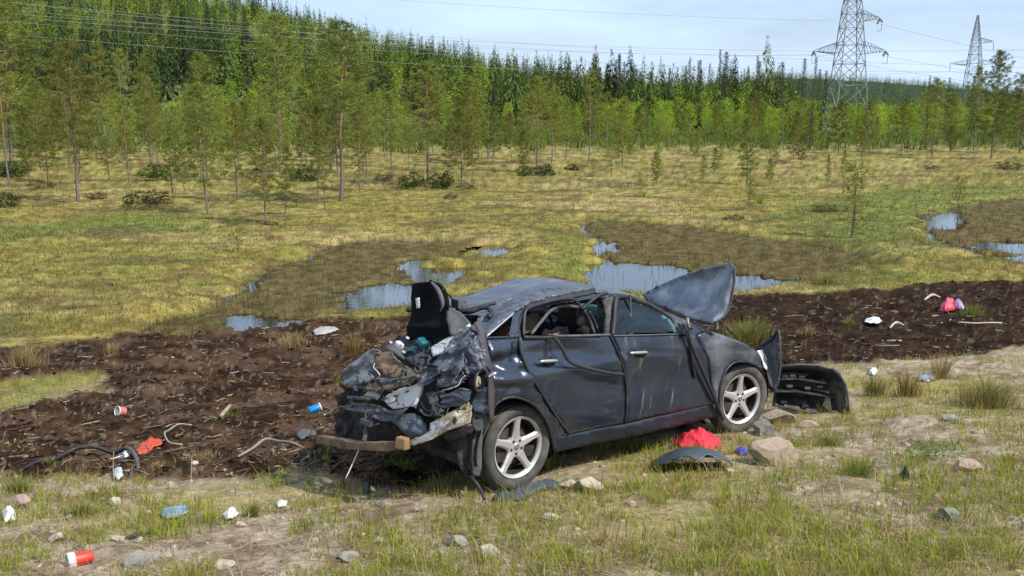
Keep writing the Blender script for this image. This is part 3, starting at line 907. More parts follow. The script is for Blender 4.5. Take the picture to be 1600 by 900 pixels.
fill('birch_tree', BIRS, 95, 880, 1480, 108, 140, (2.7, 4.7), 'bright thicket birch', 'young birches of the right thicket', 1.0)
fill('birch_tree', BIRS, 70, -320, 880, 100, 135, (2.6, 6.0), 'bright birch below the hill', 'birches at the foot of the hill', 1.5)
fill('birch_tree', BIRS, 56, 1440, 2050, 112, 150, (3.2, 5.2), 'green birch behind pines', 'birches behind the right edge pines', 1.2)
fill('spruce_tree', SPRS, 36, 960, 1300, 142, 240, (8.5, 12.5), 'dark treeline spruce', 'spruces in the right treeline', 1.8)
fill('spruce_tree', SPRS, 34, -320, 960, 125, 190, (6.0, 10.5), 'dark lower slope spruce', 'spruces of the lower slope', 2.0)
fill('spruce_tree', SPRS, 32, 1430, 2050, 115, 170, (6.5, 9.5), 'dark spruce behind pines', 'spruces behind the right edge pines', 2.0)
for u, vb, vt, lab in ((1265, 235, 95, 'pale spindly spruce rising over the treeline left of the near pylon'), (1446, 235, 122, 'narrow spruce standing out above the thicket between the pylons')):
    put('spruce_tree', SPRS, 1, u, vb, vt, lab, 'spruces standing out', .8)

JUN = [bush(300 + i, 1.0, [(.06, .085, .022), (.085, .11, .03), (.05, .07, .02)]) for i in range(2)]
HEA = [bush(310 + i, 1.0, [(.10, .065, .04), (.13, .095, .05), (.085, .075, .03), (.12, .12, .04)], 45) for i in range(2)]
def shrub(u, v, hpx, lab, pool=JUN, kind='juniper_bush', wide=1.0, grp='juniper bushes on the bog'):
    x, y, z = gz(u, v)
    d = y * CP - (z - CAMH) * SP
    o = link(kind, pool[CNT.setdefault(kind, 0) % 2], NEEDLE_M); CNT[kind] += 1
    s = hpx / F * d
    o.location = (x, y, z - .05); o.scale = (s * wide, s * wide, s); o.rotation_euler = (0, 0, RS.uniform(0, 6))
    set_props(o, lab, 'bush', grp)
for a in ((240, 284, 24, 'round dark juniper bush left of the low pine pair'), (476, 284, 26, 'dark juniper bush behind the spindly small pine'), (690, 296, 24, 'broad dark juniper at the foot of the dark straight trunked pine'),
          (642, 296, 24, 'dark juniper left of the dark straight trunked pine'), (820, 276, 16, 'low juniper under the short bushy pine'), (850, 276, 18, 'dark juniper under the split crowned pine'),
          (20, 278, 26, 'upright dark juniper at the left photo edge'), (8, 326, 24, 'dark green shrub cut by the left photo edge, nearest row'), (893, 268, 12, 'small dark juniper by the centre stand')):
    shrub(*a, wide=1.2)
for a in ((232, 322, 26, 'wide olive heather shrub in front of the low pine pair'), (65, 296, 14, 'brown heather mound behind the leaning pine'), (150, 312, 12, 'brown heather at the foot of the leaning pine'), (730, 300, 10, 'brown heather under the end of the middle stand'),
          (1290, 334, 14, 'rusty brown moss hummock on the right bog'), (1455, 266, 8, 'dark heather mound under the right pines'), (1575, 266, 14, 'dark heather mound at the far right edge of the meadow'), (420, 352, 9, 'brown heather under the bushy low pine'),
          (705, 312, 8, 'brown heather strip in front of the middle stand'), (1150, 345, 12, 'low brown and green shrub on the right bog'), (600, 284, 12, 'brown heather at the left of the middle stand')):
    shrub(*a, pool=HEA, kind='heather_mound', wide=1.9, grp='heather mounds on the bog')

def undergrowth():
    n = 30000
    u = RS.uniform(-150, 1750, n); r = np.sqrt(RS.uniform(72 ** 2, 142 ** 2, n))
    k = r > np.interp(u, [-200, 560, 800, 1000, 1700], [92, 93, 96, 100, 100]) + 22 * fbm(u / 45, r / 9, 3, 51)
    u, r = u[k], r[k]; x, y = (u - 800) / F * r, r; n = len(x)
    c = ramp(n, (.13, .19, .035), (.17, .24, .04), (.10, .14, .03), (.14, .12, .05))
    V, T, Cc = blade_mesh(x, y, hz(x, y) - .05, RS.uniform(.3, 1.25, n), RS.uniform(.06, .16, n), RS.uniform(.1, .8, n), RS.uniform(0, 6.28, n), c)
    set_props(link('undergrowth', np_mesh('undergrowth', V, T, Cc), LEAF_M), 'green scrub and young shoots along the forest edge', 'undergrowth', kind='stuff')
undergrowth()

# the wooded hill and the far ridge: read as one mass
def forest(name, label, n, sampler, seed, fine=(22, 7, 170, .17, .07, .17, .045)):
    rs = np.random.RandomState(seed)
    x, y, H, isb = sampler(rs, n)
    z = h_base(x, y) - .2
    tri = Tri()
    for flag in (False, True):
        ii = np.where(isb == flag)[0]; m = len(ii)
        if m == 0: continue
        if not flag:                                # spruce: ragged skirts of drooping sprays round a mast
            lv, sp = fine[:2]
            q = (np.arange(lv) + .3) / lv
            Q = np.repeat(q, sp)[None] + rs.uniform(-.05, .05, (m, lv * sp)); Q = np.clip(Q, 0, .97)
            a = rs.uniform(0, 6.28, (m, lv * sp))
            l = H[ii][:, None] * (.125 * (1 - Q) ** .85 + .010) * rs.uniform(.5, 1.2, Q.shape) * rs.uniform(.8, 1.3, (m, 1))
            hh = H[ii][:, None]
            zc = z[ii][:, None] + hh * (.08 + .92 * Q)
            wv = l * rs.uniform(fine[4], fine[5], Q.shape) + fine[6]; f0 = l * rs.uniform(0, .65, Q.shape)
            cx, cy = x[ii][:, None], y[ii][:, None]
            A = np.stack([cx + np.cos(a) * f0, cy + np.sin(a) * f0, zc + l * rs.uniform(.1, .7, Q.shape)], -1)
            B = np.stack([cx + np.cos(a) * l - np.sin(a) * wv, cy + np.sin(a) * l + np.cos(a) * wv, zc - l * rs.uniform(.1, .7, Q.shape)], -1)
            D = np.stack([cx + np.cos(a) * l + np.sin(a) * wv, cy + np.sin(a) * l - np.cos(a) * wv, zc - l * rs.uniform(.1, .7, Q.shape)], -1)
            V = np.stack([A, B, D], 2).reshape(-1, 3)
            base = np.array(SPR_COL)[rs.randint(0, 4, m)] * rs.uniform(.65, 1.35, (m, 1)) + np.array([.020, .026, .002]) * rs.uniform(0, 2, (m, 1))
            col = np.repeat(base, lv * sp, 0) * rs.uniform(.85, 1.15, (m * lv * sp, 1))
        else:                                       # birch: loose leaf sprays in a tall oval
            k = fine[2]
            d = rs.normal(0, 1, (m, k, 3)); d /= np.linalg.norm(d, axis=2, keepdims=True)
            rr = rs.uniform(.45, 1, (m, k, 1)) ** .5
            c = d * rr * np.stack([H[ii] * .2, H[ii] * .2, H[ii] * .40], -1)[:, None, :] * (1 + .25 * rs.normal(0, 1, (m, k, 1)))
            c = c + np.stack([x[ii], y[ii], z[ii] + H[ii] * .58], -1)[:, None, :]
            s1 = rs.normal(0, 1, (m, k, 3)) * fine[3]; s2 = rs.normal(0, 1, (m, k, 3)) * fine[3]
            V = np.stack([c, c + s1, c + s2], 2).reshape(-1, 3)
            base = np.array(BIR_COL)[rs.randint(0, 4, m)] * rs.uniform(.50, .95, (m, 1))
            col = np.repeat(base, k, 0) * rs.uniform(.85, 1.15, (m * k, 1))
        tri.add(V, np.arange(len(V)), np.repeat(col, 3, 0))
    set_props(link(name, tri.mesh(name), col_mat(name + '_leaves', 0.8, 0.2, 0.2, .3)), label, 'forest', kind='stuff')

def hill_sampler(r0, r1):
    def f(rs, n):
        u = rs.uniform(-560, 1900, n); r = np.sqrt(rs.uniform(r0 ** 2, r1 ** 2, n))
        keep = (np.interp(u, SKY_U, HILL_H) > 6) | (r > 150)
        keep &= ~((u > 1270) & (rs.rand(n) < .55))
        u, r = u[keep], r[keep]
        x, y = (u - 800) / F * r, r
        patch = fbm(x / 45, y / 45, 3, 41)
        isb = patch + rs.normal(0, .25, len(x)) > .0
        H = np.where(isb, rs.uniform(4.5, 9.5, len(x)), rs.uniform(5, 13, len(x)) * np.where(rs.rand(len(x)) < .06, 1.25, 1))
        H = np.where(u > 1240, H * .5, H)
        return x, y, H, isb
    return f
forest('hill_forest', 'dense mixed spruce and birch forest covering the lower hill behind the bog', 1750, hill_sampler(146, 255), 5, (34, 9, 300, .125, .05, .12, .03))
forest('upper_forest', 'dense mixed forest covering the upper hill up to the skyline', 5000, hill_sampler(250, 475), 8, (17, 6, 110, .20, .06, .15, .045))
def ridge_sampler(rs, n):
    u = rs.uniform(1000, 1750, n); r = rs.uniform(620, 1700, n)
    x, y = (u - 800) / F * r, r
    return x, y, rs.uniform(7, 14, n), rs.rand(n) < .2
forest('ridge_forest', 'distant dark forest covering the low ridge on the right horizon', 6500, ridge_sampler, 6, (8, 4, 30, .3, .07, .17, .06))

# ------------------------------------------------------------------ pylons and power lines
STEEL = mat('galvanised_steel', (.20, .215, .23), 0.65, 0.2, .15, 2.0)
WIRE_M = mat('line_wire', (.24, .25, .27), 0.6, 0.3, .1, 2.0)
INS_M = mat('insulator_glass', (.16, .19, .19), 0.3, 0.0, .1, 2.0)
def bar(mb, a, b, t): mb.tube([a, b], t, 4)
def strut_panel(mb, lo, hi, t):
    """X bracing on the four faces between two square rings of corners"""
    for i in range(4):
        j = (i + 1) % 4
        bar(mb, lo[i], hi[j], t); bar(mb, lo[j], hi[i], t)
def pylon(name, x, y, z0, yaw, wb, levels, arms, label, tension):
    e = empty(name, (x, y, z0), (0, 0, yaw))
    set_props(e, label, 'pylon')
    half = lambda z: np.interp(z, [l[0] for l in levels], [l[1] for l in levels])
    ring = lambda z: [Vector((sx * half(z), sy * half(z), z)) for sx, sy in ((-1, -1), (1, -1), (1, 1), (-1, 1))]
    zs = []
    z = 0.0; top = levels[-1][0]
    while z < top - .3:
        zs.append(z); z += max(half(z) * 1.55, .7)
    zs.append(top)
    for k in range(4):
        mb = MB(); mb.tube([ring(l[0])[k] for l in levels], [wb * 1.5] * len(levels), 4)
        mb.build('leg', STEEL, e)
    for a, b in zip(zs[:-1], zs[1:]):
        mb = MB(); lo, hi = ring(a), ring(b)
        strut_panel(mb, lo, hi, wb)
        for i in range(4): bar(mb, hi[i], hi[(i + 1) % 4], wb)
        mb.build('bracing', STEEL, e)
    tips = []
    for (za, side, ln, hgt, droop) in arms:
        mb = MB(); r0, r1 = ring(za), ring(za + hgt)
        tip = Vector((side * ln, 0, za + droop)); ids = (1, 2) if side > 0 else (0, 3)
        for k in ids: bar(mb, r0[k], tip, wb * 1.2); bar(mb, r1[k], tip + Vector((0, 0, .12)), wb)
        for q in np.linspace(.15, .85, 6):
            for k in ids:
                bar(mb, r0[k].lerp(tip, q), r1[k].lerp(tip, max(q - .12, 0)), wb * .8)
            bar(mb, r0[ids[0]].lerp(tip, q), r0[ids[1]].lerp(tip, q), wb * .8)
        mb.build('crossarm', STEEL, e)
        tips.append(tip)
        if tension:
            for sy in (-1, 1):
                mb = MB(); a = tip; b = tip + Vector((.25 * sy, 1.35 * sy, -.45))
                for q in np.linspace(.1, 1, 9):
                    p = a.lerp(b, q); mb.tube([p - (b - a) * .04, p + (b - a) * .04], [.13, .05], 8)
                mb.build('insulator', INS_M, e)
            mb = MB(); mb.tube([tip + Vector((.25, 1.35, -.45)), tip + Vector((0, .6, -1.5)), tip + Vector((0, -.6, -1.5)), tip + Vector((-.25, -1.35, -.45))], .03, 4)
            mb.build('jumper', WIRE_M, e)
        else:
            mb = MB()
            for q in np.linspace(.1, 1, 9):
                p = tip + Vector((0, 0, -1.4 * q)); mb.tube([p, p + Vector((0, 0, -.09))], [.12, .05], 8)
            mb.build('insulator', INS_M, e)
    M_ = Matrix.Translation((x, y, z0)) @ Matrix.Rotation(yaw, 4, 'Z')
    return [M_ @ t for t in tips]
Z1, Z2 = -.75, -.75
tips1 = pylon('power_pylon', (1327 - 800) / F * 127, 130, Z1, 0.05, .045, [(0, 2.35), (5, 1.85), (10.6, 1.40), (16.2, .95), (21.5, .25)],
              [(10.6, -1, 4.6, 1.5, .30), (10.6, 1, 4.6, 1.5, .30), (14.6, 1, 3.6, 1.3, .30)], 'near lattice power pylon with three crossarms and slanted insulators', True)
tips2 = pylon('power_pylon', (1521 - 800) / F * 186, 190, Z2, -0.15, .042, [(0, 2.0), (12.2, 1.05), (16, .7), (20.8, .12)],
              [(11.9, -1, 4.2, 1.0, .3), (11.9, 1, 4.2, 1.0, .3), (15.8, 1, 3.1, 1.0, .25)], 'farther slim lattice pylon at the right with hanging insulators', False)

def cable(a, b, sag, label, r=.03, grp='power line wires'):
    a, b = Vector(a), Vector(b)
    pts = []
    for i in range(33):
        q = i / 32; p = a.lerp(b, q); p.z -= sag * 4 * q * (1 - q); pts.append(p)
    rr = [max(r * .6 * p.length / 130, .008) for p in pts]
    mb = MB(); mb.tube(pts, rr, 4)
    set_props(mb.build('power_wire', WIRE_M), label, 'wire', grp)
def px3(u, v, d):                                # point seen at (u, v) at forward distance d
    r_ = ray(u, v); t = d / r_[1]
    return Vector((r_[0] * t, d, CAMH + r_[2] * t))
T1 = [t + Vector((-.25, -1.35, -.45)) for t in tips1]; T1b = [t + Vector((.25, 1.35, -.45)) for t in tips1]
T2 = [t + Vector((0, 0, -1.45)) for t in tips2]
cable(px3(-500, -95, 62), T1[2], 1.0, 'topmost wire running left from the short upper arm of the near pylon')
cable(px3(-500, -60, 60), T1[0], 1.7, 'wire running left from the left arm tip of the near pylon')
cable(px3(-500, -20, 68), T1[1], 1.5, 'wire running left from the lower right arm of the near pylon')
cable(px3(-400, -10, 100), T2[2], 2.0, 'wire from the upper arm of the far pylon passing behind the near pylon')
cable(px3(-400, 15, 95), T2[0], 2.6, 'lowest wire crossing the hillside to the left arm of the far pylon')
cable(px3(-400, -5, 105), T2[1], 2.2, 'wire crossing to the right arm of the far pylon')
cable(T1b[2], px3(2000, 150, 230), 1.6, 'wire sagging right from the upper arm of the near pylon')
cable(T1b[0], px3(1990, 175, 235), 1.5, 'wire sagging right from the left arm of the near pylon')
cable(T1b[1], px3(2040, 165, 230), 1.6, 'wire sagging right from the lower right arm of the near pylon')
cable(T2[2], px3(1900, 60, 170), .6, 'wire rising right from the upper arm of the far pylon')
cable(T2[1], px3(1900, 105, 170), .8, 'wire running right from the right arm of the far pylon')
cable(T2[0], px3(1900, 112, 180), .9, 'wire running right from the left arm of the far pylon')
cable(px3(-450, -40, 80), px3(1900, 108, 165), 2.0, 'thin wire of the second line crossing behind the near pylon below its upper arm')
cable(px3(-450, -35, 85), px3(1900, 138, 175), 2.3, 'thin wire of the second line crossing behind the near pylon below its lower arms')

# ------------------------------------------------------------------ the wrecked car (its own frame: x forward, y left, z up; rear axle at x = 0)
CAR_POS = Vector((-.492, 7.464, -.018)); YAW, NOSE = .7172, .0556
CAR_R = (Matrix.Rotation(YAW, 3, 'Z') @ Matrix.Rotation(NOSE, 3, 'Y'))
car = empty('wrecked_car', CAR_POS, CAR_R.to_euler())
set_props(car, 'wrecked dark blue grey saloon car with a crushed rear end and sprung bonnet', 'car')
CRT = np.array(CAR_R.transposed())
OL = CRT @ (np.array([0, 0, CAMH]) - np.array(CAR_POS))
def cray(u, v): return CRT @ ray(u, v)
def on_x(u, v, x): d = cray(u, v); return OL + d * ((x - OL[0]) / d[0])
def on_y(u, v, y): d = cray(u, v); return OL + d * ((y - OL[1]) / d[1])
def on_z(u, v, z): d = cray(u, v); return OL + d * ((z - OL[2]) / d[2])
ZK = [.10, .22, .36, .55, .80, .95, 1.05, 1.12, 1.25, 1.34, 1.45]
YK = [.775, .80, .835, .862, .878, .868, .85, .82, .745, .67, .58]
def ys(x, z):
    y = np.interp(z, ZK, YK)
    y = y - .10 * max(0, -x - .25) ** 2 - .13 * max(0, x - 2.2) ** 2
    # wheel arch flares and the shoulder crease
    y += .018 * math.exp(-((x) ** 2 + (z - .70) ** 2) / .06) + .016 * math.exp(-((x - 2.648) ** 2 + (z - .66) ** 2) / .05)
    y += .010 * math.exp(-((z - .86) / .045) ** 2) - .012 * math.exp(-((z - .62) / .12) ** 2)
    return -y
def on_side(u, v, off=0.0):
    y = -.85
    for _ in range(8):
        p = on_y(u, v, y); y = ys(p[0], p[2]) - off
    return on_y(u, v, y)

def vnoise(P, s, seed, oct=3):                   # value of noise at 3-D points
    P = np.asarray(P)
    return (fbm(P[:, 0] / s + 3.1 * seed, P[:, 1] / s + P[:, 2] * .7 / s, oct, seed % 9) + fbm(P[:, 2] / s - 1.7 * seed, P[:, 1] / s + P[:, 0] * .6 / s, oct, (seed + 3) % 9)) * .7

def smooth(pts, k=5):
    """Catmull-Rom curve through the points"""
    P = [Vector(p) for p in pts]
    if len(P) < 3: return P
    E_ = [P[0] * 2 - P[1]] + P + [P[-1] * 2 - P[-2]]
    out = []
    for i in range(1, len(E_) - 2):
        a, b, c, d = E_[i - 1:i + 3]
        for j in range(k):
            t = j / k
            out.append(.5 * (2 * b + (c - a) * t + (2 * a - 5 * b + 4 * c - d) * t * t + (3 * b - a - 3 * c + d) * t ** 3))
    return out + [P[-1]]
SEED = [1]
def sheet(name, pts, mode, material, parent=car, amp=0.0, freq=.12, step=5.0, thick=.006, dents=(), holes=(), off=0.0, smooth=True, ridged=False, label=None, fold=None):
    """a panel cut to an outline; every outline point lies on the body side ('side'), or at its own depth x or y in the car's frame"""
    SEED[0] += 1; seed = SEED[0]
    pts = [tuple(p) for p in pts]
    n = len(pts)
    dens = []
    for i in range(n):
        a, b = np.array(pts[i], float), np.array(pts[(i + 1) % n], float)
        k = max(1, int(np.hypot(*(b - a)[:2]) / step))
        for j in range(k): dens.append(a + (b - a) * j / k)
    dens = np.array(dens)
    B2 = dens[:, :2]
    lo, hi = B2.min(0), B2.max(0)
    gx, gy = np.meshgrid(np.arange(lo[0] + step / 2, hi[0], step), np.arange(lo[1] + step / 2, hi[1], step * .87))
    gx = gx + (np.arange(gx.shape[0]) % 2)[:, None] * step / 2
    G = np.stack([gx.ravel(), gy.ravel()], -1)
    if len(G): G = G[poly_dist(G[:, 0], G[:, 1], [tuple(p) for p in B2]) > step * .45]
    A = np.concatenate([B2, G]) if len(G) else B2
    nb = len(B2)
    for h in holes:                               # round-ish cut-outs: no points inside, faces removed after
        k = ~in_poly(A[:, 0], A[:, 1], h); k[:nb] = True; A = A[k]
    extra = [q for h in holes for q in h]
    if extra: A = np.concatenate([A, np.array(extra, float)])
    edges = [(i, (i + 1) % nb) for i in range(nb)]
    o0 = len(A) - len(extra)
    for h in holes:
        edges += [(o0 + i, o0 + (i + 1) % len(h)) for i in range(len(h))]; o0 += len(h)
    res = delaunay_2d_cdt([Vector(p) for p in A], edges, [], 0, 1e-3)
    W = np.array([v[:] for v in res[0]]); Tt = np.array([f[:] for f in res[2] if len(f) == 3])
    cen = W[Tt].mean(1)
    keep = in_poly(cen[:, 0], cen[:, 1], [tuple(p) for p in B2])
    for h in holes: keep &= ~in_poly(cen[:, 0], cen[:, 1], h)
    Tt = Tt[keep]
    if mode == 'side':
        P = np.array([on_side(u, v, off) for u, v in W])
    else:
        d2 = ((W[:, None, :] - B2[None]) ** 2).sum(2) + 1e-6
        wt = d2 ** -1.25; dep = (wt * dens[:, 2][None]).sum(1) / wt.sum(1)
        fn = on_x if mode == 'x' else (on_y if mode == 'y' else on_z)
        P = np.array([fn(u, v, d) for (u, v), d in zip(W, dep)])
    view = P - OL[None]; view /= np.linalg.norm(view, axis=1, keepdims=True)
    if mode == 'side': nrm = np.tile([0., -1., 0.], (len(P), 1))
    elif mode == 'x': nrm = np.tile([-1., 0., 0.], (len(P), 1))
    elif mode == 'y': nrm = np.tile([0., -1., 0.], (len(P), 1))
    else: nrm = np.tile([0., 0., 1.], (len(P), 1))
    disp = np.zeros(len(P))
    for (du, dv, ru, rv, dep_) in dents:          # dents and ridges: centre, radii, depth (inwards positive)
        disp -= dep_ * np.exp(-(((W[:, 0] - du) / ru) ** 2 + ((W[:, 1] - dv) / rv) ** 2))
    if amp:
        nn = vnoise(P, freq, seed, 4 if ridged else 3)
        if ridged: nn = 1 - 2.8 * np.abs(nn)
        disp += amp * nn
    if fold:                                      # long creases: direction in degrees, length, width, depth
        fa = math.radians(fold[0]); al = W[:, 0] * math.cos(fa) + W[:, 1] * math.sin(fa); ac = -W[:, 0] * math.sin(fa) + W[:, 1] * math.cos(fa)
        disp += fold[3] * (1 - 2.8 * np.abs(fbm(al / fold[1] + seed * 3.3, ac / fold[2] + seed * 1.7, 2, seed % 7)))
    P = P + nrm * disp[:, None]
    me = bpy.data.meshes.new(name)
    me.from_pydata(P.tolist(), [], Tt.tolist()); me.validate()
    # face the panel towards the side it is seen from
    pv = np.array([p.normal[:] for p in me.polygons]); pc = np.array([p.center[:] for p in me.polygons]) - OL
    if len(pv) and (pv * pc).sum() > 0: me.flip_normals()
    if smooth: me.polygons.foreach_set('use_smooth', [True] * len(me.polygons))
    o = link(name, me, material, parent)
    m = o.modifiers.new('thickness', 'SOLIDIFY'); m.thickness = thick; m.offset = -1
    if label: o['label'] = label
    return o

def paint(name, base, dirt=(.20, .19, .18), scratch=True, dmax=.5, rough=.22, dirtw=.45, runw=.55, dustw=.45):
    m, n, p, out = nodes_of(name)
    L, N = n.links.new, n.nodes.new
    tcn = N('ShaderNodeTexCoord')
    def noise(sc, stretch=None, detail=8, rgh=.65):
        q = N('ShaderNodeTexNoise'); q.inputs['Scale'].default_value = sc; q.inputs['Detail'].default_value = detail; q.inputs['Roughness'].default_value = rgh
        if stretch:
            mm = N('ShaderNodeMapping'); mm.inputs['Scale'].default_value = stretch
            L(tcn.outputs['Object'], mm.inputs[0]); L(mm.outputs[0], q.inputs['Vector'])
        else: L(tcn.outputs['Object'], q.inputs['Vector'])
        return q.outputs['Fac']
    def rng(f, a, b, c=0., d=1.):
        q = N('ShaderNodeMapRange'); q.inputs['From Min'].default_value = a; q.inputs['From Max'].default_value = b
        q.inputs['To Min'].default_value = c; q.inputs['To Max'].default_value = d; L(f, q.inputs['Value']); return q.outputs[0]
    def mth(op, a, b=None, val=None):
        q = N('ShaderNodeMath'); q.operation = op; L(a, q.inputs[0])
        if b is not None: L(b, q.inputs[1])
        if val is not None: q.inputs[1].default_value = val
        return q.outputs[0]
    dust = rng(noise(3.5), .42, .75, .05, dmax)               # thin dust film; also carries the skylit tone of bonnet and top paints
    runs = mth('MULTIPLY', rng(noise(7, (1.6, 1, .22)), .56, .70), rng(noise(2.2), .42, .60, 0, runw))     # mud runs down the doors
    fine = mth('MULTIPLY', rng(noise(60, (.35, 1, 1.6)), .66, .72), rng(noise(4.0), .46, .6, 0, .7))       # scratches
    mx = N('ShaderNodeMixRGB'); mx.inputs[1].default_value = (*base, 1); mx.inputs[2].default_value = (*dirt, 1)
    allm = mth('MAXIMUM', mth('MULTIPLY', dust, val=dustw), runs)
    L(mth('MULTIPLY', allm, val=dirtw), mx.inputs[0])
    mx2 = N('ShaderNodeMixRGB'); L(mx.outputs[0], mx2.inputs[1]); mx2.inputs[2].default_value = (.42, .43, .45, 1)
    if scratch: L(fine, mx2.inputs[0])
    else: mx2.inputs[0].default_value = 0
    L(mx2.outputs[0], p.inputs['Base Color'])
    L(rng(allm, 0, .6, rough, .75), p.inputs['Roughness'])
    p.inputs['Metallic'].default_value = .35
    p.inputs['Coat Weight'].default_value = .9; p.inputs['Coat Roughness'].default_value = .07
    bpn = N('ShaderNodeBump'); bpn.inputs['Strength'].default_value = .25; bpn.inputs['Distance'].default_value = .006
    L(noise(9, None, 4, .5), bpn.inputs['Height']); L(bpn.outputs[0], p.inputs['Normal'])
    return m
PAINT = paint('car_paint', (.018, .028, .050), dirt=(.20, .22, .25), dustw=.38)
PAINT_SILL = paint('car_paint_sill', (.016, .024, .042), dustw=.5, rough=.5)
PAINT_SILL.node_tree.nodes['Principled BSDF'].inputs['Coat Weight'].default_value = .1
PAINT_BON = paint('car_paint_bonnet_lit', (.05, .065, .09), dirt=(.31, .33, .36), dmax=1.0, dirtw=1.0, rough=.4, dustw=1.3)  # same car paint, lightened in colour to look lit by sun and sky
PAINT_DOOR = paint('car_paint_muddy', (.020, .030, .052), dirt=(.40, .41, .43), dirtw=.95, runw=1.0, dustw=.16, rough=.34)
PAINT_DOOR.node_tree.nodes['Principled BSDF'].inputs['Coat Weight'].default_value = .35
PAINT_TOP = paint('car_paint_skylit', (.040, .052, .078), dirt=(.21, .235, .275), dmax=.95, dirtw=1.0, rough=.3, dustw=.9)  # paler copy of the paint, sky-lit tone put into its dust colour
BARE = mat('scuffed_paint_metal', (.125, .137, .165), .40, .45, .3, 10, .6, 40, dirt=(.055, .065, .09), dscale=11, dlo=.44, dhi=.56)
BLACK = mat('black_plastic', (.018, .018, .02), .5, 0, .3, 12, .1, 50, dirt=(.09, .08, .065), dscale=8, dlo=.52, dhi=.75)
RUBBER = mat('black_rubber', (.022, .021, .021), .75, 0, .3, 12)
INNER = mat('dark_underbody', (.020, .018, .017), .9, 0, .4, 9, .3, 40, dirt=(.06, .045, .032), dscale=6, dlo=.5, dhi=.65)
GLASS = glass_mat('tinted_glass', (.66, .80, .76), .03)
TYRE_M = mat('dusty_tyre', (.045, .043, .040), .85, 0, .25, 18, .25, 90, dirt=(.14, .125, .105), dscale=5, dlo=.42, dhi=.72)
RIM_M = mat('silver_alloy', (.55, .54, .53), .36, .55, .12, 10, dirt=(.26, .22, .18), dscale=9, dlo=.47, dhi=.75)
BARREL_M = mat('rim_barrel', (.05, .043, .037), .6, .4, .3, 9)
WHITE_M = mat('white_plastic', (.70, .69, .67), .4, 0, .1, 14, dirt=(.34, .31, .28), dscale=10, dlo=.58, dhi=.74)
GREYP = mat('grey_plastic', (.085, .09, .095), .55, 0, .3, 11, .2, 50, dirt=(.07, .06, .05), dscale=8, dlo=.5, dhi=.65)
SCRAPE = mat('scraped_metal', (.55, .52, .47), .34, .6, .4, 13, .5, 60, dirt=(.24, .18, .10), dscale=5, dlo=.44, dhi=.58, stretch=(1, 1, 2.5))
RUST = mat('rusty_beam', (.20, .125, .07), .75, .1, .4, 9, .5, 40, dirt=(.075, .045, .03), dscale=6, dlo=.5, dhi=.66)
MUD = mat('dried_mud', (.13, .085, .06), .95, 0, .35, 12, .5, 60, dirt=(.22, .16, .12), dscale=7, dlo=.5, dhi=.65)
LIDB = mat('boot_lining_felt', (.0045, .0045, .005), .95, 0, .3, 20, .2, 80, spec=.15)
FELT = mat('dark_felt', (.018, .018, .020), .95, 0, .3, 20, .2, 80)
GREYCLOTH = mat('grey_cloth', (.10, .103, .105), .95, 0, .2, 12, .2, 60)
CHROME = mat('worn_chrome', (.62, .62, .62), .25, .8, .15, 12)
DARKHOLE = mat('socket_black', (.010, .010, .011), .8, 0, .2, 9)
def tube(name, pts, r, material, parent=car, n=8, shade=True, label=None):
    P = smooth(pts)
    if isinstance(r, (list, tuple)): r = list(np.interp(np.linspace(0, len(r) - 1, len(P)), range(len(r)), r))
    mb = MB(); mb.tube(P, r, n); o = mb.build(name, material, parent, shade)
    if label: o['label'] = label
    return o
def side_path(px, off=.01): return [on_side(u, v, off) for u, v in px]
def y_path(px): return [on_y(u, v, d) for u, v, d in px]
def x_path(px): return [on_x(u, v, d) for u, v, d in px]

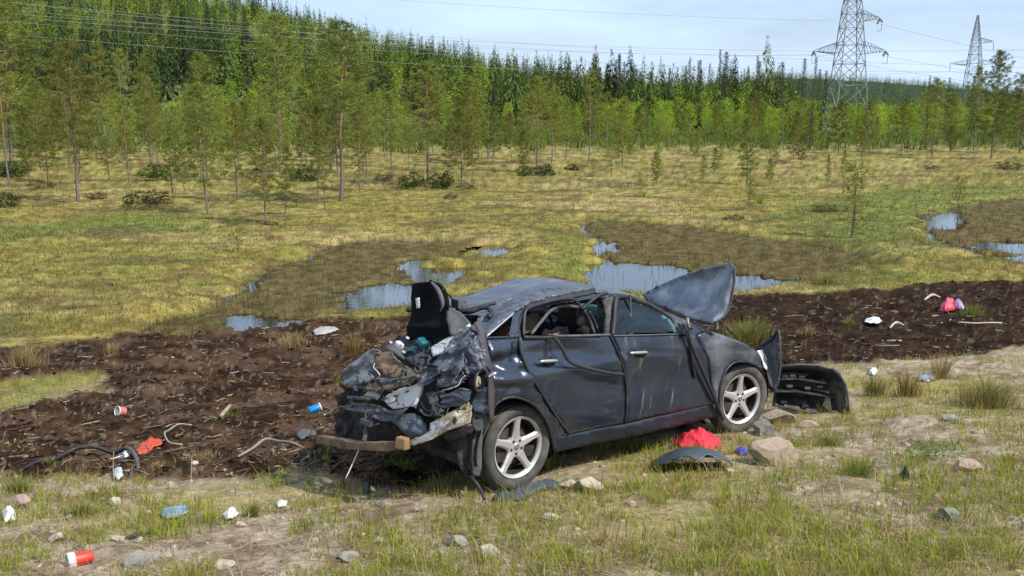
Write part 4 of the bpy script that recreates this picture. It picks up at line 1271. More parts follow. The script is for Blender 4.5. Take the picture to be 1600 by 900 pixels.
# ---- wheels: tyre, rim, hub cap, bolts, brake disc
def make_wheel(x, y, steer, flip, parent=car, first=None):
    wobj = empty('wheel', (x, y, .316), (0, 0, steer))
    wobj.parent = parent
    M_ = Matrix.Rotation(math.pi / 2, 4, 'X')              # lathe axis Z -> -Y (outwards on the right side)
    if first is None:
        t = MB()
        prof = [(.222, .055), (.236, .078), (.262, .092), (.288, .090), (.304, .078), (.3115, .060), (.314, .045), (.309, .042), (.309, .036), (.315, .033), (.316, .008), (.310, .006), (.310, -.004), (.316, -.007), (.315, -.036), (.309, -.04), (.309, -.046), (.312, -.062), (.296, -.09), (.26, -.098), (.228, -.08), (.215, -.06), (.205, 0)]
        t.lathe(prof, 64, M_, True)
        ty = t.build('tyre', TYRE_M, wobj, True)
        # shoulder blocks of the tread
        r = MB()
        # flange, dished lip and disc centre
        r.lathe([(.214, .070), (.2245, .076), (.2265, .066), (.222, .050), (.206, .040), (.202, .050), (.205, .062)], 64, M_, True)
        r.lathe([(.0, .052), (.052, .053), (.074, .050), (.080, .040), (.078, .015), (0, .015)], 40, M_, False)
        for k in range(5):
            a = math.pi / 2 + k * 2 * math.pi / 5
            rad = Vector((math.cos(a), math.sin(a), 0)); tan = Vector((-math.sin(a), math.cos(a), 0))
            st = [(.055, .042, .053), (.085, .036, .055), (.12, .031, .058), (.16, .027, .061), (.19, .028, .064), (.209, .038, .067)]
            V, Fc = [], []
            for (rr, w_, h_) in st:
                for (s_, hh_) in ((-1, h_ - .012), (-.55, h_), (.55, h_), (1, h_ - .012), (.8, h_ - .034), (-.8, h_ - .034)):
                    V.append(M_ @ (rad * rr + tan * (w_ * s_) + Vector((0, 0, hh_))))
            for i in range(len(st) - 1):
                for j in range(6):
                    Fc.append((i * 6 + j, i * 6 + (j + 1) % 6, i * 6 + 6 + (j + 1) % 6, i * 6 + 6 + j))
            Fc += [tuple(range(6)), tuple(range(30, 36))]
            r.add(V, Fc)
        ri = r.build('rim', RIM_M, wobj)
        b = MB(); b.lathe([(.206, .05), (.203, .02), (.196, -.05), (.20, -.085), (.19, -.085), (.18, -.02), (.0, -.02)], 48, M_)
        b.build('rim_barrel', BARREL_M, wobj, True)
        d = MB(); d.lathe([(.0, .012), (.07, .012), (.075, .0), (.140, .0), (.140, -.015), (0, -.015)], 40, M_)
        d.build('brake_disc', mat('brake_disc_iron', (.10, .085, .075), .5, .5, .3, 12), wobj)
        c = MB(); c.lathe([(.0, .060), (.020, .0595), (.026, .057), (.027, .050)], 24, M_); c.build('hub_cap', CHROME, wobj, True)
        c = MB(); c.lathe([(.013, .0605), (.016, .0615), (.018, .0605)], 20, M_, True); c.build('hub_badge', BLACK, wobj, True)
        for k in range(5):
            a = -math.pi / 2 + k * 2 * math.pi / 5
            c = MB(); c.lathe([(.0, .0585), (.0075, .0585), (.0105, .0555), (.0105, .050)], 12, M_ @ Matrix.Translation((.050 * math.cos(a), .050 * math.sin(a), 0)))
            c.build('wheel_bolt', DARKHOLE, wobj, True)
    else:
        for ch in first.children:
            c = ch.copy(); COL.objects.link(c); c.parent = wobj
    if flip: wobj.rotation_euler = (0, 0, math.pi + steer)
    wobj.rotation_euler[1] = RS.uniform(0, 0)
    return wobj
W1 = make_wheel(0, -.725, 0, False)
W2 = make_wheel(2.648, -.725, -.17, False, car, W1)
make_wheel(0, .725, 0, True, car, W1); make_wheel(2.648, .725, -.17, True, car, W1)

# ---- right side panels
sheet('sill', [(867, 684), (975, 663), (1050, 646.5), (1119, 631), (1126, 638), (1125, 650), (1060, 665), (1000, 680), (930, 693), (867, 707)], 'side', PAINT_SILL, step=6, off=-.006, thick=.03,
      dents=[(1000, 668, 400, 5, -.012)])
rear_door = sheet('rear_door', [(812, 526), (880, 525), (952, 524), (960, 540), (970, 560), (977, 590), (978, 620), (977, 640), (975, 661), (930, 669), (891, 677), (872, 652), (856, 627), (840, 602), (826, 578), (815, 552)], 'side', PAINT, step=4.5,
      dents=[(880, 552, 50, 24, .055), (930, 600, 60, 16, .02), (845, 535, 22, 10, -.012), (900, 650, 90, 8, -.012), (850, 590, 16, 34, -.012)], amp=.004, freq=.25)
front_door = sheet('front_door', [(958, 524), (1010, 523), (1064, 521), (1088, 523), (1099, 545), (1106, 560), (1111, 600), (1119, 629.5), (1050, 644.5), (979, 660), (981, 640), (981, 610), (979, 588), (973, 560), (965, 540)], 'side', PAINT_DOOR, step=4.5,
      dents=[(1030, 590, 40, 26, .012), (990, 600, 10, 30, .015), (1030, 551, 60, 3.0, .010)], amp=.003, freq=.22)
quarter = sheet('rear_wing', [(812, 526), (814, 552), (825, 579), (838, 602), (854, 628), (870, 653), (889, 678), (880, 683), (868, 684), (867, 700), (864, 690), (858, 668), (848, 648), (832, 631), (812, 622), (796, 621), (782, 626), (772, 636), (766, 650), (762, 640), (764, 610), (768, 590), (764, 560), (758, 530), (790, 527)], 'side', PAINT, step=4,
      dents=[(785, 548, 24, 9, -.03), (805, 560, 12, 22, .035), (790, 592, 26, 10, -.035), (778, 570, 12, 14, .04), (800, 605, 30, 6, .02), (838, 560, 8, 20, .03)], amp=.020, freq=.12)
fender = sheet('front_wing', [(1090, 524), (1104, 517), (1122, 521), (1150, 531), (1170, 540), (1185, 551), (1192, 565), (1198, 590), (1195, 588), (1189, 578), (1178, 569), (1165, 564.5), (1150, 565), (1138, 574), (1129, 590), (1124, 612), (1123, 634), (1120.5, 629), (1113, 600), (1108, 560), (1101, 545)], 'side', PAINT_TOP, step=4,
      dents=[(1150, 545, 24, 5, .012), (1168, 556, 30, 4, -.008)], amp=.004, freq=.12)
sheet('cowl_corner', [(1064, 521), (1070, 505), (1082, 505), (1104, 517), (1090, 524), (1078, 523)], 'side', PAINT, step=4, off=-.005)
sheet('a_pillar', [(928, 447, -.52), (960, 451, -.56), (1000, 465.5, -.60), (1040, 486.5, -.64), (1080, 504, -.69), (1106, 516, -.73), (1096, 519, -.79), (1080, 512, -.76), (1062, 506, -.74), (1054, 499, -.71), (1030, 482, -.67), (1000, 470, -.64), (965, 460, -.61), (930, 456, -.60)], 'y', PAINT_TOP, step=4, thick=.02)
sheet('b_c_roof_rail', [(818, 478, -.66), (860, 464, -.64), (905, 455, -.61), (930, 450, -.58), (932, 457, -.62), (905, 463, -.645), (862, 472, -.67), (822, 486, -.70)], 'y', BLACK, step=4, thick=.02)
sheet('door_pillar', [(804, 487, -.685), (820, 476, -.66), (819, 490, -.70), (814, 505, -.75), (812, 526, -.835), (797, 527, -.825), (800, 508, -.76)], 'y', PAINT, step=3.5, thick=.02, amp=.004)
sheet('c_pillar', [(733, 513, -.60), (748, 497, -.56), (762, 487, -.50), (774, 477, -.46), (790, 467, -.45), (815, 456, -.45), (845, 451, -.47), (880, 449.5, -.51), (904, 450, -.55), (904, 454.5, -.60), (862, 463, -.63), (822, 477, -.665), (804, 487, -.69), (782, 505, -.745), (760, 524, -.80), (748, 522, -.74)], 'y', BARE, step=2.5, thick=.008, amp=.020, freq=.16, ridged=True, dents=[(775, 490, 30, 6, -.02)])
tube('window_trim', side_path([(760, 526), (782, 507), (803, 489)], .012), .007, CHROME)
tube('window_trim', side_path([(803, 489), (799, 510), (796, 526)], .008), .006, PAINT)
tube('window_trim', side_path([(758, 528), (776, 527), (797, 527)], .008), .007, PAINT)

# door seams, frames, seals
tube('door_seal', side_path([(811, 518), (812, 535), (816, 556), (826, 580), (840, 604), (855, 628), (871, 653), (890, 678)], .004), .011, RUBBER)
tube('door_seal', side_path([(954, 524), (968, 556), (976, 585), (979, 612), (979, 640), (977, 661)], .001), .008, RUBBER)
tube('door_seal', side_path([(1089, 524), (1100, 546), (1107, 560), (1112, 600), (1120, 630)], .0), .005, RUBBER)
tube('dangling_seal', side_path([(865, 526), (872, 535), (880, 547), (886, 560), (898, 569), (930, 578), (955, 583), (974, 585)], .03), .013, RUBBER, rear_door)
tube('belt_moulding', side_path([(818, 527), (845, 527.5), (866, 527)], .012), .014, BLACK, rear_door)
tube('belt_moulding', side_path([(868, 525), (905, 524.5), (953, 523)], .008), .009, GREYP, rear_door)
tube('window_frame', y_path([(818, 525, -.82), (819, 500, -.76), (822, 485, -.73), (835, 478, -.70), (870, 468.5, -.675), (893, 467, -.66), (903, 474, -.66), (911, 483, -.68)]), .012, BLACK, rear_door)
tube('window_frame', y_path([(830, 522, -.72), (845, 503, -.66), (862, 484, -.62), (878, 478.5, -.60), (905, 480, -.60), (912, 483, -.60)]), .013, GREYP, rear_door, label='bent grey inner window frame hanging in the rear door opening')
tube('window_frame', y_path([(911, 482, -.66), (922, 472, -.63), (935, 462, -.62), (948, 458, -.61)]), .014, BLACK, rear_door)
tube('window_frame', y_path([(912, 484, -.64), (922, 503, -.66), (929, 523, -.70)]), .016, BLACK, rear_door)
tube('window_frame', y_path([(920, 486, -.62), (930, 505, -.64), (937, 523, -.68)]), .012, BLACK, rear_door)
sheet('b_pillar', [(940, 466, -.60), (958, 460, -.625), (962, 464, -.635), (957, 490, -.71), (954, 523, -.82), (944, 523, -.80), (946, 490, -.69)], 'y', BLACK, step=4, thick=.03)
sheet('pillar_trim', [(932, 470, -.55), (938, 468, -.55), (947, 490, -.58), (944, 506, -.60), (938, 492, -.58)], 'y', GREYP, step=4, thick=.01)
tube('window_frame', y_path([(957, 524, -.84), (960, 495, -.745), (964, 465, -.65), (985, 465, -.645), (1010, 474, -.665), (1035, 488, -.70), (1050, 500, -.735), (1058, 512, -.78), (1061, 521, -.83)]), .019, BLACK, front_door)
sheet('window_pane', [(957, 524, -.835), (959, 495, -.74), (963, 464, -.64), (986, 463, -.635), (1012, 472, -.66), (1037, 486, -.70), (1052, 499, -.74), (1061, 522, -.835)], 'y', GLASS, front_door, step=6, thick=.004)
tube('window_divider', y_path([(984.5, 461, -.66), (986, 490, -.72), (990, 521, -.80)]), .008, BLACK, front_door)
tube('belt_moulding', side_path([(958, 524.5), (1010, 523.5), (1060, 522)], .006), .006, GREYP, front_door)
for (uu, vv, dr) in ((999, 551, front_door), (858, 564, rear_door)):
    h = tube('door_handle', [on_side(uu - 15, vv + 2, .012), on_side(uu - 12, vv + .6, .03), on_side(uu, vv, .036), on_side(uu + 10, vv - .6, .03), on_side(uu + 13, vv, .012)], [.008, .011, .013, .011, .008], CHROME, dr)
    sheet('handle_recess', [(uu - 6, vv - 7), (uu + 10, vv - 8), (uu + 12, vv + 2), (uu + 6, vv + 8), (uu - 3, vv + 7), (uu - 8, vv + 1)], 'side', DARKHOLE, dr, step=3, thick=.004, off=.006)
tube('torn_seal', [on_side(1074, 515, .05), on_side(1080, 538, .04), on_side(1090, 562, .035), on_side(1104, 594, .035), on_side(1116, 622, .03), on_side(1124, 642, .02), on_side(1130, 655, .01)], .014, RUBBER)
tube('torn_seal', [on_side(1071, 516, .045), on_side(1076, 535, .03), on_side(1081, 556, .02), on_side(1084, 580, .015), on_side(1086, 590, .012)], .011, RUBBER)
sheet('seal_strap', [(741, 504, -.74), (748, 500, -.72), (754, 508, -.76), (759, 530, -.86), (766, 560, -.895), (771, 590, -.90), (773, 620, -.90), (772, 650, -.89), (767, 664, -.89), (764, 640, -.90), (763, 600, -.90), (757, 565, -.89), (750, 535, -.85), (746, 515, -.78)], 'y', mat('strap_rubber', (.06, .052, .056), .7, 0, .2, 10), step=3.5, thick=.012)
# stump of the door mirror
mb = MB()
for (u, v, o_, s_) in ((1066, 510, .03, .03), (1071, 517, .05, .035), (1078, 512, .06, .028), (1074, 520, .03, .03), (1064, 519, .02, .022)):
    mb.box(on_side(u, v, o_), (s_ * 1.6, s_ * 1.3, s_ * 1.7), Matrix.Rotation(RS.uniform(0, 3), 3, Vector((1, .4, .3)).normalized()), .7)
mir = mb.build('mirror_stump', BLACK, car, bevel=.006)
tube('mirror_bracket', [on_side(1077, 512, .07), on_side(1075, 505, .075), on_side(1074, 497, .07)], .013, mat('mirror_bracket_metal', (.20, .17, .12), .5, .4, .3, 20), mir)
# wedge window ahead of the door
tube('corner_trim', side_path([(1084, 503), (1098, 512), (1115, 523)], .012), .008, BLACK)

# ---- roof, windscreen, bonnet
def grid_sheet(name, fx, nu, nv, material, parent=car, thick=.006, smooth=True, label=None):
    V = [fx(i / nu, j / nv) for j in range(nv + 1) for i in range(nu + 1)]
    Fc = [(j * (nu + 1) + i, j * (nu + 1) + i + 1, (j + 1) * (nu + 1) + i + 1, (j + 1) * (nu + 1) + i) for j in range(nv) for i in range(nu)]
    me = bpy.data.meshes.new(name); me.from_pydata([tuple(v) for v in V], [], Fc)
    if smooth: me.polygons.foreach_set('use_smooth', [True] * len(me.polygons))
    o = link(name, me, material, parent)
    m = o.modifiers.new('thickness', 'SOLIDIFY'); m.thickness = thick; m.offset = 0
    if label: o['label'] = label
    return o
def roof_f(a, b):
    y = -.615 + 1.23 * b
    x0, x1 = -.16 + .06 * abs(y) + .26 * float(sstep(.1, .6, y)), 1.46 - .10 * y * y
    x = x0 + (x1 - x0) * a
    z = np.interp(x, [-.2, .1, .45, .8, 1.1, 1.3, 1.5], [1.205, 1.262, 1.305, 1.322, 1.325, 1.308, 1.270])
    z += .035 * (1 - (abs(y) / .62) ** 2.4) - .015
    z -= .125 * float(sstep(-.55, .35, y)) * float(1 - sstep(.55, 1.35, x))          # the far rear corner is pushed in
    cr_ = math.exp(-((x - .15) / .35) ** 2) * sstep(.1, -.6, y)
    z += float(cr_) * .02 * float(fbm(np.array([x / .11]), np.array([y / .11]), 3, 5)[0]) - .05 * math.exp(-((x + .1) / .2) ** 2 - ((y - .15) / .25) ** 2)
    z += .006 * float(fbm(np.array([x / .3]), np.array([y / .3]), 2, 6)[0])
    return (x, y, z)
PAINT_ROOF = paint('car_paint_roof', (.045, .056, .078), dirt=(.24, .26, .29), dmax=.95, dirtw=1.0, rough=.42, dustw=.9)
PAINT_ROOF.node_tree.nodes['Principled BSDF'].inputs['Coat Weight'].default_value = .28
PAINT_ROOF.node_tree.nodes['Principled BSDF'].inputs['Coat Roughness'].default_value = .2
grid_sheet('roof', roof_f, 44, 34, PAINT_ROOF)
def screen_f(a, b):
    y = -.60 + 1.2 * b
    x = (1.44 - .10 * y * y) + (.66 - .12 * y * y * 1.5) * a
    return (x, y * (1 + .12 * a), 1.283 - .29 * a - .05 * y * y + .018 * math.sin(math.pi * a))
grid_sheet('windscreen', screen_f, 14, 14, GLASS, thick=.006)
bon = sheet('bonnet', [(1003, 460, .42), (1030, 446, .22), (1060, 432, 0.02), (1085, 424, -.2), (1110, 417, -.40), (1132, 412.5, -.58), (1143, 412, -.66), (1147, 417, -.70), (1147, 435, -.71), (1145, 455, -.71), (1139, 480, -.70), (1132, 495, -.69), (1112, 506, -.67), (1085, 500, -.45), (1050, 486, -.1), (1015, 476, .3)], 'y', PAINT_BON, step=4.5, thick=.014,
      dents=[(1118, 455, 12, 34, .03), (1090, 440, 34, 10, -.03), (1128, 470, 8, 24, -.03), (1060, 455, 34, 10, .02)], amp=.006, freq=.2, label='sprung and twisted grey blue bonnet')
tube('bonnet_edge', [on_y(1147, 416, -.71), on_y(1147.5, 440, -.715), on_y(1144, 462, -.715), on_y(1136, 488, -.70), on_y(1116, 504, -.68)], .008, BARE, bon)
tube('gas_strut', [on_y(1121, 498, -.62), on_y(1131, 508, -.60), on_y(1146, 522, -.58)], .007, BLACK)
tube('hinge_arm', [on_y(1118, 503, -.66), on_y(1121, 510, -.68), on_y(1119, 516, -.70)], .010, GREYP)

# engine bay lump, inner wing, cowl
mb = MB()
mb.box((2.25, 0, .66), (.10, 1.30, .40)); mb.box((2.50, .05, .48), (.50, 1.1, .34)); mb.box((2.80, .1, .40), (.16, 1.0, .26))
for _ in range(26): mb.box((RS.uniform(2.3, 2.75), RS.uniform(-.5, .55), RS.uniform(.55, .68)), (RS.uniform(.05, .2), RS.uniform(.05, .2), RS.uniform(.04, .12)), Matrix.Rotation(RS.uniform(0, 3), 3, 'Z'))
mb.build('engine', INNER, car, bevel=.008)
def liner(cx, r0, yo, yi, a0, a1, name='wheel_arch_liner'):
    V, Fc = [], []
    n = 20
    for i in range(n + 1):
        a = a0 + (a1 - a0) * i / n
        for (y, rr) in ((yo, r0), (yi, r0 + .01)):
            V.append((cx + rr * math.cos(a), y, .33 + rr * math.sin(a)))
    for i in range(n): Fc.append((2 * i, 2 * i + 1, 2 * i + 3, 2 * i + 2))
    k = len(V); V.append((cx, yi, .33))
    for i in range(n): Fc.append((2 * i + 1, k, 2 * i + 3))
    MB().add(V, Fc).build(name, INNER, car, True)
for cx in (0, 2.648):
    liner(cx, .385, -.80, -.42, -.25, math.pi + .25); liner(cx, .385, .80, .42, -.25, math.pi + .25)
arch = lambda px: tube('arch_lip', side_path(px, .004), .010, BLACK)
arch([(866, 702), (858, 668), (848, 648), (832, 631), (812, 622), (796, 621), (782, 626), (772, 636), (766, 650)])
arch([(1123, 636), (1124, 612), (1129, 590), (1138, 574), (1150, 565.5), (1165, 565), (1178, 569.5), (1189, 578.5), (1196, 590)])
# front corner: upright slab of the bumper skin
fb = sheet('bumper_corner', [(1187, 541, -.60), (1196, 534, -.66), (1205, 530, -.74), (1213, 518, -.83), (1217, 519, -.87), (1219, 540, -.90), (1219, 575, -.90), (1216, 600, -.89), (1212, 609, -.88), (1203, 603, -.85), (1198, 580, -.80), (1193, 560, -.70)], 'y', GREYP, step=4, thick=.012, amp=.006, freq=.08, label='torn grey corner of the front bumper standing upright')
tube('bumper_rim', y_path([(1188, 541, -.62), (1197, 534, -.68), (1206, 529, -.76), (1213, 518, -.84), (1217, 519, -.88), (1219, 540, -.91), (1219, 575, -.91), (1215, 602, -.90)]), .009, BARE, fb)
sheet('headlight_remains', [(1184, 548, -.74), (1192, 546, -.72), (1198, 560, -.76), (1199, 578, -.82), (1194, 574, -.80), (1188, 560, -.77)], 'y', WHITE_M, step=3, thick=.01, amp=.008, freq=.04)
for (u, v, d) in ((1192, 545, -.62), (1199, 556, -.6), (1203, 572, -.7), (1207, 590, -.75), (1200, 600, -.7), (1194, 610, -.7), (1207, 606, -.8), (1211, 598, -.82)):
    mb = MB(); mb.box(on_y(u, v, d), (.05, .07, .06), Matrix.Rotation(RS.uniform(0, 3), 3, Vector((.3, 1, .5)).normalized()))
    mb.build('front_bracket', BLACK, car, bevel=.005)

# ---- floor, far side, cabin
mb = MB(); mb.box((1.10, 0, .25), (3.0, 1.50, .07)); mb.box((-.30, .0, .36), (.45, .9, .12)); mb.build('floor_pan', INNER, car)
mb = MB(); mb.box((-.10, .02, .66), (.04, 1.10, .50)); mb.build('boot_bulkhead', DARKHOLE, car)
def far_f(a, b):
    x = .30 + 2.30 * a; z = .22 + .74 * b + .06 * max(0, 1 - a) 
    return (x, -ys(x, z), z)
grid_sheet('far_side_body', far_f, 30, 8, PAINT)
tube('far_pillar', [(2.10, .78, .96), (1.75, .69, 1.12), (1.36, .60, 1.26)], .03, BLACK)
tube('far_pillar', [(.98, .83, .98), (.93, .72, 1.10), (.90, .61, 1.18)], .032, BLACK)
tube('far_pillar', [(.30, .80, .95), (.28, .70, 1.05), (.26, .60, 1.11)], .035, BARE)
tube('far_pillar', [(.0, .60, 1.10), (.5, .60, 1.15), (1.0, .60, 1.21), (1.36, .59, 1.25)], .022, BLACK)
def seat(x, y, mt=FELT):
    e = empty('front_seat', (x, y, 0)); e.parent = car
    mb = MB(); mb.box((.10, 0, .50), (.52, .50, .16)); mb.build('seat_cushion', mt, e, True, .05)
    mb = MB(); mb.box((-.22, 0, .80), (.14, .48, .56), Matrix.Rotation(-.28, 3, 'Y'), .85); mb.build('seat_back', mt, e, True, .05)
    mb = MB(); mb.box((-.33, 0, 1.14), (.09, .26, .18), Matrix.Rotation(-.2, 3, 'Y'), .8); mb.build('head_restraint', BLACK, e, True, .04)
seat(1.22, -.36); seat(1.22, .36)
e = empty('rear_seat', (.22, 0, 0)); e.parent = car
mb = MB(); mb.box((.15, 0, .50), (.50, 1.2, .18)); mb.build('seat_cushion', FELT, e, True, .05)
mb = MB(); mb.box((-.06, -.12, .76), (.13, .90, .46), Matrix.Rotation(-.35, 3, 'Y')); mb.build('seat_back', FELT, e, True, .05)
sheet('headliner_rag', [(820, 500, -.45), (830, 487, -.42), (841, 490, -.42), (838, 510, -.45), (828, 522, -.48), (820, 522, -.48)], 'y', MUD, step=3.5, thick=.01, amp=.02, freq=.06, label='brown torn lining hanging in the rear door opening')
sheet('red_lining', [(776, 522, -.55), (782, 514, -.55), (795, 508, -.55), (798, 520, -.55), (794, 526, -.55), (778, 527, -.55)], 'y', mat('dark_red_cloth', (.10, .018, .018), .9, 0, .4, 20), step=3, thick=.01, amp=.015, freq=.05, label='dark red cloth behind the quarter window')
mb = MB(); mb.box((1.88, 0, .88), (.36, 1.40, .22), None, .85); dash = mb.build('dashboard', mat('dash_plastic', (.055, .075, .078), .55, 0, .2, 9), car, True, .05)
sw = empty('steering_wheel', (1.52, .34, .92), (0, -.45, 0)); sw.parent = car
mb = MB(); mb.tube([(0, .185 * math.cos(a), .185 * math.sin(a)) for a in np.linspace(0, 2 * math.pi, 33)], .016, 8); mb.build('wheel_rim', BLACK, sw, True)
mb = MB(); mb.box((.03, 0, 0), (.06, .15, .12)); mb.build('airbag_cover', GREYP, sw, True, .02)
for a in (0.2, math.pi - .2, -math.pi / 2):
    mb = MB(); mb.tube([(0, 0, 0), (0, .18 * math.cos(a), .18 * math.sin(a))], .012, 6); mb.build('spoke', GREYP, sw, True)
sheet('airbag', [(887, 500, .25), (895, 494, .25), (903, 498, .25), (915, 508, .2), (912, 520, .2), (904, 514, .2), (892, 506, .25)], 'y', mat('airbag_cloth', (.52, .60, .57), .9, 0, .1, 12), step=3, thick=.01, amp=.01, freq=.06, label='limp pale airbag cloth over the steering wheel')
sheet('debris_in_cabin', [(848, 524, -.35), (852, 514, -.35), (862, 516, -.35), (870, 511, -.35), (880, 513, -.35), (890, 508, -.35), (886, 524, -.35)], 'y', mat('pale_pink_rags', (.26, .19, .17), .9, 0, .5, 30), step=3, thick=.02, amp=.03, freq=.04, label='crumpled pinkish rags on the seat')

# ---- crushed rear end
sheet('boot_lid_lining', [(643, 446, -.30), (647, 442, -.30), (673, 440, -.30), (684, 443, -.32), (692, 452, -.33), (697, 468, -.34), (702, 490, -.36), (705, 510, -.38), (704, 527, -.40), (660, 530, -.42), (634, 528, -.42), (639, 510, -.40), (642, 490, -.36), (642, 465, -.32)], 'x', LIDB, step=4, thick=.022, dents=[(668, 470, 14, 22, .05), (665, 510, 40, 6, -.03)], amp=.006, freq=.1, label='upright black boot lid lining')
tube('lining_edge', x_path([(674, 441, -.33), (684, 452, -.34), (690, 466, -.345), (692, 478, -.35), (688, 487, -.355)]), [.008, .016, .018, .014, .006], GREYCLOTH)
sheet('label_sticker', [(649, 466, -.345), (655, 465, -.345), (656, 481, -.355), (651, 482, -.355)], 'x', WHITE_M, step=4, thick=.003)
tube('gas_strut', x_path([(692, 452, -.33), (704, 464, -.24), (716, 480, -.16)]), .006, BLACK)
sheet('parcel_cloth', [(697, 482, -.35), (706, 480, -.33), (718, 487, -.32), (734, 504, -.32), (735, 512, -.34), (722, 520, -.36), (712, 526, -.40), (704, 524, -.42), (699, 505, -.40)], 'x', GREYCLOTH, step=3.5, thick=.01, amp=.015, freq=.1, label='grey cloth beside the boot lining')
tube('rear_window_seal', x_path([(712, 485, -.20), (725, 486, -.17), (745, 481, -.12), (760, 477, -.06), (774, 473, 0.0)]), .014, BLACK)
tube('rear_window_seal', x_path([(718, 487, -.22), (735, 487, -.2), (752, 481, -.15), (762, 481, -.12), (768, 489, -.15), (764, 496, -.2)]), .018, BLACK)
mb = MB(); mb.box(on_x(717, 474, -.18), (.08, .09, .07)); mb.box(on_x(722, 479, -.16), (.05, .08, .04)); mb.build('boot_hinge', GREYP, car, bevel=.008)
# white inner panel with slots
wp = sheet('inner_panel', [(673, 543, -.46), (681, 538, -.45), (700, 527, -.42), (714, 524, -.40), (719, 527, -.40), (713, 538, -.42), (697, 549, -.45), (684, 554, -.47), (676, 557, -.48)], 'x', WHITE_M, step=3, thick=.01, amp=.008, freq=.08, holes=[[(687, 537), (692, 536.5), (698, 537), (693, 538.5)], [(692, 543), (694, 542), (695.5, 544), (693.5, 545.5)]], label='bare white inner panel with slots')
sheet('inner_panel', [(716, 517, -.40), (733, 506, -.36), (735, 509, -.36), (720, 520, -.40), (718, 524, -.41)], 'x', WHITE_M, step=3, thick=.01)
# crumpled bands
sheet('crumpled_wing', [(653, 583, -.66), (668, 572, -.62), (690, 557, -.56), (702, 540, -.50), (718, 521, -.42), (734, 509, -.36), (743, 520, -.40), (732, 545, -.48), (727, 572, -.54), (716, 588, -.58), (702, 582, -.58), (692, 580, -.60), (676, 592, -.64), (660, 601, -.67)], 'x', BARE, step=2.2, thick=.006, amp=.012, freq=.14, ridged=True, fold=(-42, 60, 14, .035))
sheet('crumpled_wing', [(728, 543, -.80), (734, 529, -.78), (742, 522, -.77), (751, 532, -.83), (757, 556, -.87), (763, 582, -.88), (750, 578, -.86), (738, 584, -.84), (728, 592, -.82), (718, 602, -.80), (714, 592, -.79), (722, 574, -.80)], 'y', BARE, step=2.2, thick=.006, amp=.012, freq=.14, ridged=True, fold=(72, 50, 11, .035))
sheet('crumpled_wing', [(691, 582, -.59), (704, 583, -.57), (718, 588, -.55), (728, 592, -.53), (722, 600, -.54), (716, 604, -.56), (704, 609, -.58), (692, 611, -.60), (688, 600, -.60)], 'x', BARE, step=2.2, thick=.006, amp=.014, freq=.12, ridged=True, fold=(-20, 40, 10, .03))
tube('torn_edge', x_path([(691, 610, -.615), (704, 607, -.60), (716, 602, -.575), (721, 592, -.56), (727, 587, -.55)]), .0032, WHITE_M)
sheet('crumpled_wing', [(690, 617, -.62), (708, 612, -.59), (724, 606, -.55), (738, 609, -.50), (736, 628, -.52), (720, 633, -.56), (696, 638, -.62), (689, 632, -.63)], 'x', PAINT_TOP, step=2.5, thick=.005, amp=.006, freq=.2, ridged=True, fold=(-12, 50, 16, .022))
sheet('crumpled_wing', [(738, 632, -.84), (745, 614, -.85), (757, 604, -.87), (764, 604, -.89), (766, 645, -.89), (758, 648, -.87), (740, 643, -.85)], 'y', PAINT, step=3, thick=.008, amp=.02, freq=.07)
mount = sheet('mounting_bracket', [(737, 644, -.83), (752, 648, -.84), (766, 650, -.86), (763, 664, -.85), (758, 671, -.84), (744, 675, -.82), (738, 664, -.82)], 'y', GREYP, step=3, thick=.012, amp=.005, freq=.1, holes=[[(743.5, 652), (747, 651), (747.5, 655), (744, 655.5)], [(753.5, 651.5), (756, 651), (756.5, 654), (754, 654)]])
# fuel filler socket
fp = Vector(on_y(748, 595, -.86))
Mf = Matrix.Translation(fp) @ Matrix.Rotation(math.pi / 2, 4, 'X') @ Matrix.Rotation(.35, 4, 'Y')
fl = MB().lathe([(.060, .0), (.078, .006), (.082, .016), (.070, .022), (.058, .012), (.054, -.05), (.0, -.05)], 32, Mf).build('filler_socket', BLACK, car, True)
MB().lathe([(.030, -.02), (.040, -.018), (.040, -.005), (.028, .0), (.016, -.006), (.0, -.006)], 24, Mf @ Matrix.Translation((.008, -.008, 0))).build('filler_cap', mat('cream_plastic', (.36, .33, .24), .5, 0, .2, 20), fl, True)
tube('filler_flap_arm', [on_y(757, 589, -.90), on_y(765, 588, -.93), on_y(770, 586, -.95)], .014, BLACK, fl)
tube('filler_flap_latch', [on_y(763, 589, -.94), on_y(772, 584, -.96), on_y(776, 582, -.96)], [.008, .014, .006], CHROME, fl)
tube('exposed_pipe', [on_y(744, 607, -.83), on_y(739, 618, -.82), on_y(737, 632, -.81)], .018, DARKHOLE)
# torn tail panels on the left
sheet('tail_panel', [(530, 592, -.80), (537, 580, -.78), (552, 566, -.74), (572, 549, -.70), (586, 544, -.68), (591, 549, -.68), (586, 566, -.72), (583, 578, -.74), (586, 590, -.77), (578, 597, -.79), (556, 601, -.81), (536, 600, -.82)], 'x', mat('dull_grey_paint', (.17, .185, .20), .5, .2, .25, 10, .2, 40, dirt=(.15, .12, .09), dscale=8, dlo=.5, dhi=.66), step=2.5, thick=.005, amp=.008, freq=.2, ridged=True, fold=(-38, 60, 18, .03))
sheet('mud_patch', [(588, 551, -.69), (602, 549, -.66), (615, 551, -.64), (622, 560, -.64), (630, 576, -.66), (634, 588, -.69), (622, 595, -.71), (602, 597, -.73), (586, 597, -.75), (592, 586, -.74), (584, 576, -.73), (588, 564, -.71)], 'x', MUD, step=2.5, thick=.008, amp=.024, freq=.16, ridged=True)
tube('torn_edge', x_path([(586, 566, -.73), (584, 574, -.745), (591, 582, -.76), (593, 588, -.765), (586, 594, -.77)]), .0032, WHITE_M)
